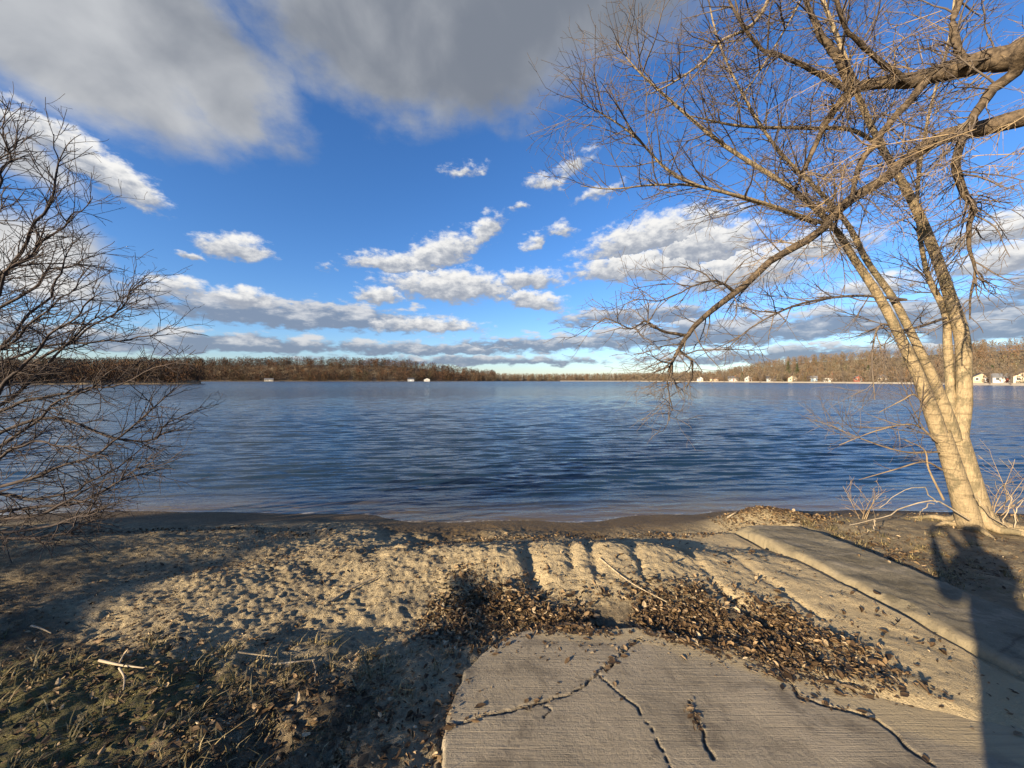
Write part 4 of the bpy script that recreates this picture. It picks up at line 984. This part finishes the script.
def clouds(blobs, vec, flat):
    """densest cloud at each direction and how high inside that cloud it is"""
    D = S_ = None
    sv = t.node('ShaderNodeSeparateXYZ', i_0=vec); vx, vy = sv.outputs[0], sv.outputs[1]
    for (px, py, hw, hh, rot, wgt) in blobs:
        if hw < 80: hw, hh = hw*1.32, hh*1.38
        a0, e0 = azel(px, py); a1, _ = azel(px+hw, py); a2, _ = azel(px-hw, py); _, e1 = azel(px, py-hh); _, e2 = azel(px, py+hh)
        W_, H_ = (a1-a2)/2, (e1-e2)/2; cr_, sr_ = math.cos(R(rot)), math.sin(R(rot))
        # rotate and scale about the cloud's centre: plain multiply-adds keep the shader small
        xx = t.math('MULTIPLY_ADD', vx, cr_/W_, t.math('MULTIPLY_ADD', vy, sr_/W_, -(a0*cr_+e0*sr_)/W_))
        y1 = t.math('MULTIPLY_ADD', vx, -sr_/H_, t.math('MULTIPLY_ADD', vy, cr_/H_, (a0*sr_-e0*cr_)/H_))
        yy = t.math('MAXIMUM', y1, t.math('MULTIPLY', y1, -flat))
        r2 = t.math('MULTIPLY_ADD', xx, xx, t.math('MULTIPLY', yy, yy))
        d_ = t.math('MULTIPLY_ADD', t.math('SQRT', r2), -wgt, wgt, clamp=True)
        hi = t.math('GREATER_THAN', d_, D) if D is not None else None
        if D is None: D, S_ = d_, y1
        else:
            S_ = t.math('MULTIPLY_ADD', hi, t.math('SUBTRACT', y1, S_), S_)
            D = t.math('MAXIMUM', D, d_)
    return D, S_
small = [(75, 152, 90, 32, -22, 1.15), (112, 180, 66, 24, -24, 1.15), (30, 130, 60, 22, -15, .9), (238, 252, 38, 17, 0, 1), (192, 258, 16, 8, 0, .8), (172, 289, 40, 15, 5, 1), (245, 301, 36, 14, 0, 1), (390, 266, 44, 14, 0, 1), (440, 258, 50, 22, 20, 1), (487, 233, 24, 16, 40, .9), (455, 290, 75, 22, 0, 1.1), (527, 283, 38, 13, 0, 1), (533, 303, 36, 13, -8, 1),
         (465, 173, 28, 10, 5, .55), (545, 185, 22, 12, 0, .75), (575, 167, 26, 14, 20, .6), (600, 195, 30, 9, 10, .6), (535, 245, 16, 11, 30, .7), (380, 298, 26, 12, 0, 1), (520, 208, 12, 8, 0, .5), (328, 268, 10, 6, 0, .5), (560, 232, 18, 10, 0, .6),
         (430, 328, 60, 11, 0, .9), (655, 240, 110, 34, 8, 1.1), (640, 270, 100, 28, 0, 1.2), (740, 275, 90, 40, 0, 1.2), (700, 250, 90, 40, 0, 1.1), (820, 250, 60, 22, 0, .9), (1000, 235, 90, 26, 0, 1.1), (1010, 262, 110, 26, 0, 1.1), (870, 290, 90, 20, 0, .8)]
bank = [(300, 318, 240, 26, 0, 1.2), (230, 345, 230, 20, 0, 1.1), (420, 350, 200, 14, 0, 1.), (560, 345, 200, 16, 0, 1.), (480, 362, 260, 10, 0, .9), (720, 335, 260, 24, 0, 1.25), (640, 318, 140, 18, 0, 1.), (900, 320, 220, 28, 0, 1.3), (820, 355, 300, 15, 0, 1.1), (1010, 325, 180, 40, 0, 1.3), (60, 340, 160, 26, 0, 1.1), (1100, 290, 200, 60, 0, 1.2), (-150, 300, 250, 60, 0, 1.2)]
big = [(20, 5, 330, 115, -10, 1.5), (170, 45, 200, 95, -12, 1.4), (400, 25, 200, 140, 0, 1.5), (480, 45, 160, 115, 0, 1.35), (590, 5, 180, 95, 0, 1.2), (225, 105, 80, 55, -10, 1.2), (300, -60, 420, 130, 0, 1.5), (20, 150, 110, 34, -20, 1.1), (20, 245, 130, 60, 0, 1.3), (60, 283, 90, 28, -8, 1.1)]
Ds, Ss = clouds(small, warp(24, .075, 6), 1.8)
Db, Sb = clouds(bank, warp(15, .07, 5), 1.7)
Dg, Sg = clouds(big, warp(5.5, .16, 5), 1.0)
nf = t.noise(aniso, 34, 7, .62); nm = t.noise(aniso, 8, 7, .62); nb = t.noise(t.scaled(ae, (1, 2.6, 1)), 17, 6, .6)
def dens(D, nz, k, lo, hi): return t.maprange(t.math('ADD', D, t.math('MULTIPLY', t.math('SUBTRACT', nz, .5), t.math('MULTIPLY', k, t.math('GREATER_THAN', D, .001)))), lo, hi)
a_s = dens(Ds, nf, 1.1, .12, .60)
a_b = dens(Db, nb, 2.0, .18, .60)
a_g = dens(Dg, nm, .8, .05, .70)
K = 1/STR
def cc(c): return tuple(q*K*.5**EXPO for q in c)
lit_s = t.maprange(t.math('ADD', Ss, t.math('MULTIPLY', t.math('SUBTRACT', nf, .5), 1.8)), -.35, .65)
c_s = t.mix(lit_s, cc((.36, .40, .48)), cc((.95, .94, .92)))
lit_b = t.maprange(t.math('ADD', Sb, t.math('MULTIPLY', t.math('SUBTRACT', nb, .5), 3.4)), -.1, 1.0)
c_b = t.mix(lit_b, cc((.23, .29, .40)), cc((.74, .74, .75)))
ng = t.noise(t.node('ShaderNodeMapping', i_Vector=ae, i_Rotation=(0, 0, R(35)), i_Scale=(1, 1.5, 1)).outputs[0], 3.6, 5, .5, .3)
lit_g = t.maprange(t.math('ADD', t.math('MULTIPLY', az, -.75), t.math('MULTIPLY', t.math('SUBTRACT', ng, .5), 2.4)), -.1, 1.2)
c_g = t.mix(lit_g, cc((.215, .24, .285)), cc((.60, .615, .635)))
c_g = t.mix(t.math('MULTIPLY', t.maprange(el, .52, .36), t.maprange(az, -.55, -.75)), c_g, t.mix(t.maprange(ng, .35, .62), cc((.32, .35, .41)), cc((.80, .79, .77))))
# thin edges glow a little, thick middles are grey
c_g = t.mix(t.math('MULTIPLY', t.maprange(Dg, .75, .25), .45), c_g, cc((.40, .45, .55)))
skyc = t.node('ShaderNodeHueSaturation', i_Saturation=1.15, i_Value=1.0, i_Color=sky.outputs[0]).outputs[0]
skyc = t.mix(1., skyc, (.98, 1.0, 1.2), 'MULTIPLY')
c = t.mix(t.math('MULTIPLY', a_b, .93), skyc, c_b)
c = t.mix(a_s, c, c_s)
c = t.mix(t.math('MULTIPLY', a_g, .97), c, c_g)
c = t.mix(t.maprange(el, -.002, .004), skyc, c)
t.l.new(c, bg.inputs['Color']); bg.inputs['Strength'].default_value = STR

sun = bpy.data.lights.new('sun', 'SUN'); sun.energy = 5.0; sun.angle = R(.53); sun.color = (1.0, .82, .57)
so = bpy.data.objects.new('sun', sun); col.objects.link(so)
d = Vector((math.sin(R(SUN_AZ))*math.cos(R(SUN_EL)), math.cos(R(SUN_AZ))*math.cos(R(SUN_EL)), -math.sin(R(SUN_EL))))
so.rotation_euler = d.to_track_quat('-Z', 'Y').to_euler()

cam = bpy.data.cameras.new('camera'); co = bpy.data.objects.new('camera', cam); col.objects.link(co)
co.location = (0, 0, CAMZ); co.rotation_euler = (R(90)-math.atan(4/F), 0, 0)
cam.sensor_width = 36; cam.lens = 36*F/1024; cam.clip_start = .02; cam.clip_end = 9000
sc.camera = co
sc.view_settings.view_transform = 'Standard'; sc.view_settings.look = 'None'; sc.view_settings.gamma = 1
sc.view_settings.use_curve_mapping = False
sc.view_settings.exposure = EXPO
sc.cycles.max_bounces = 6; sc.cycles.use_denoising = True
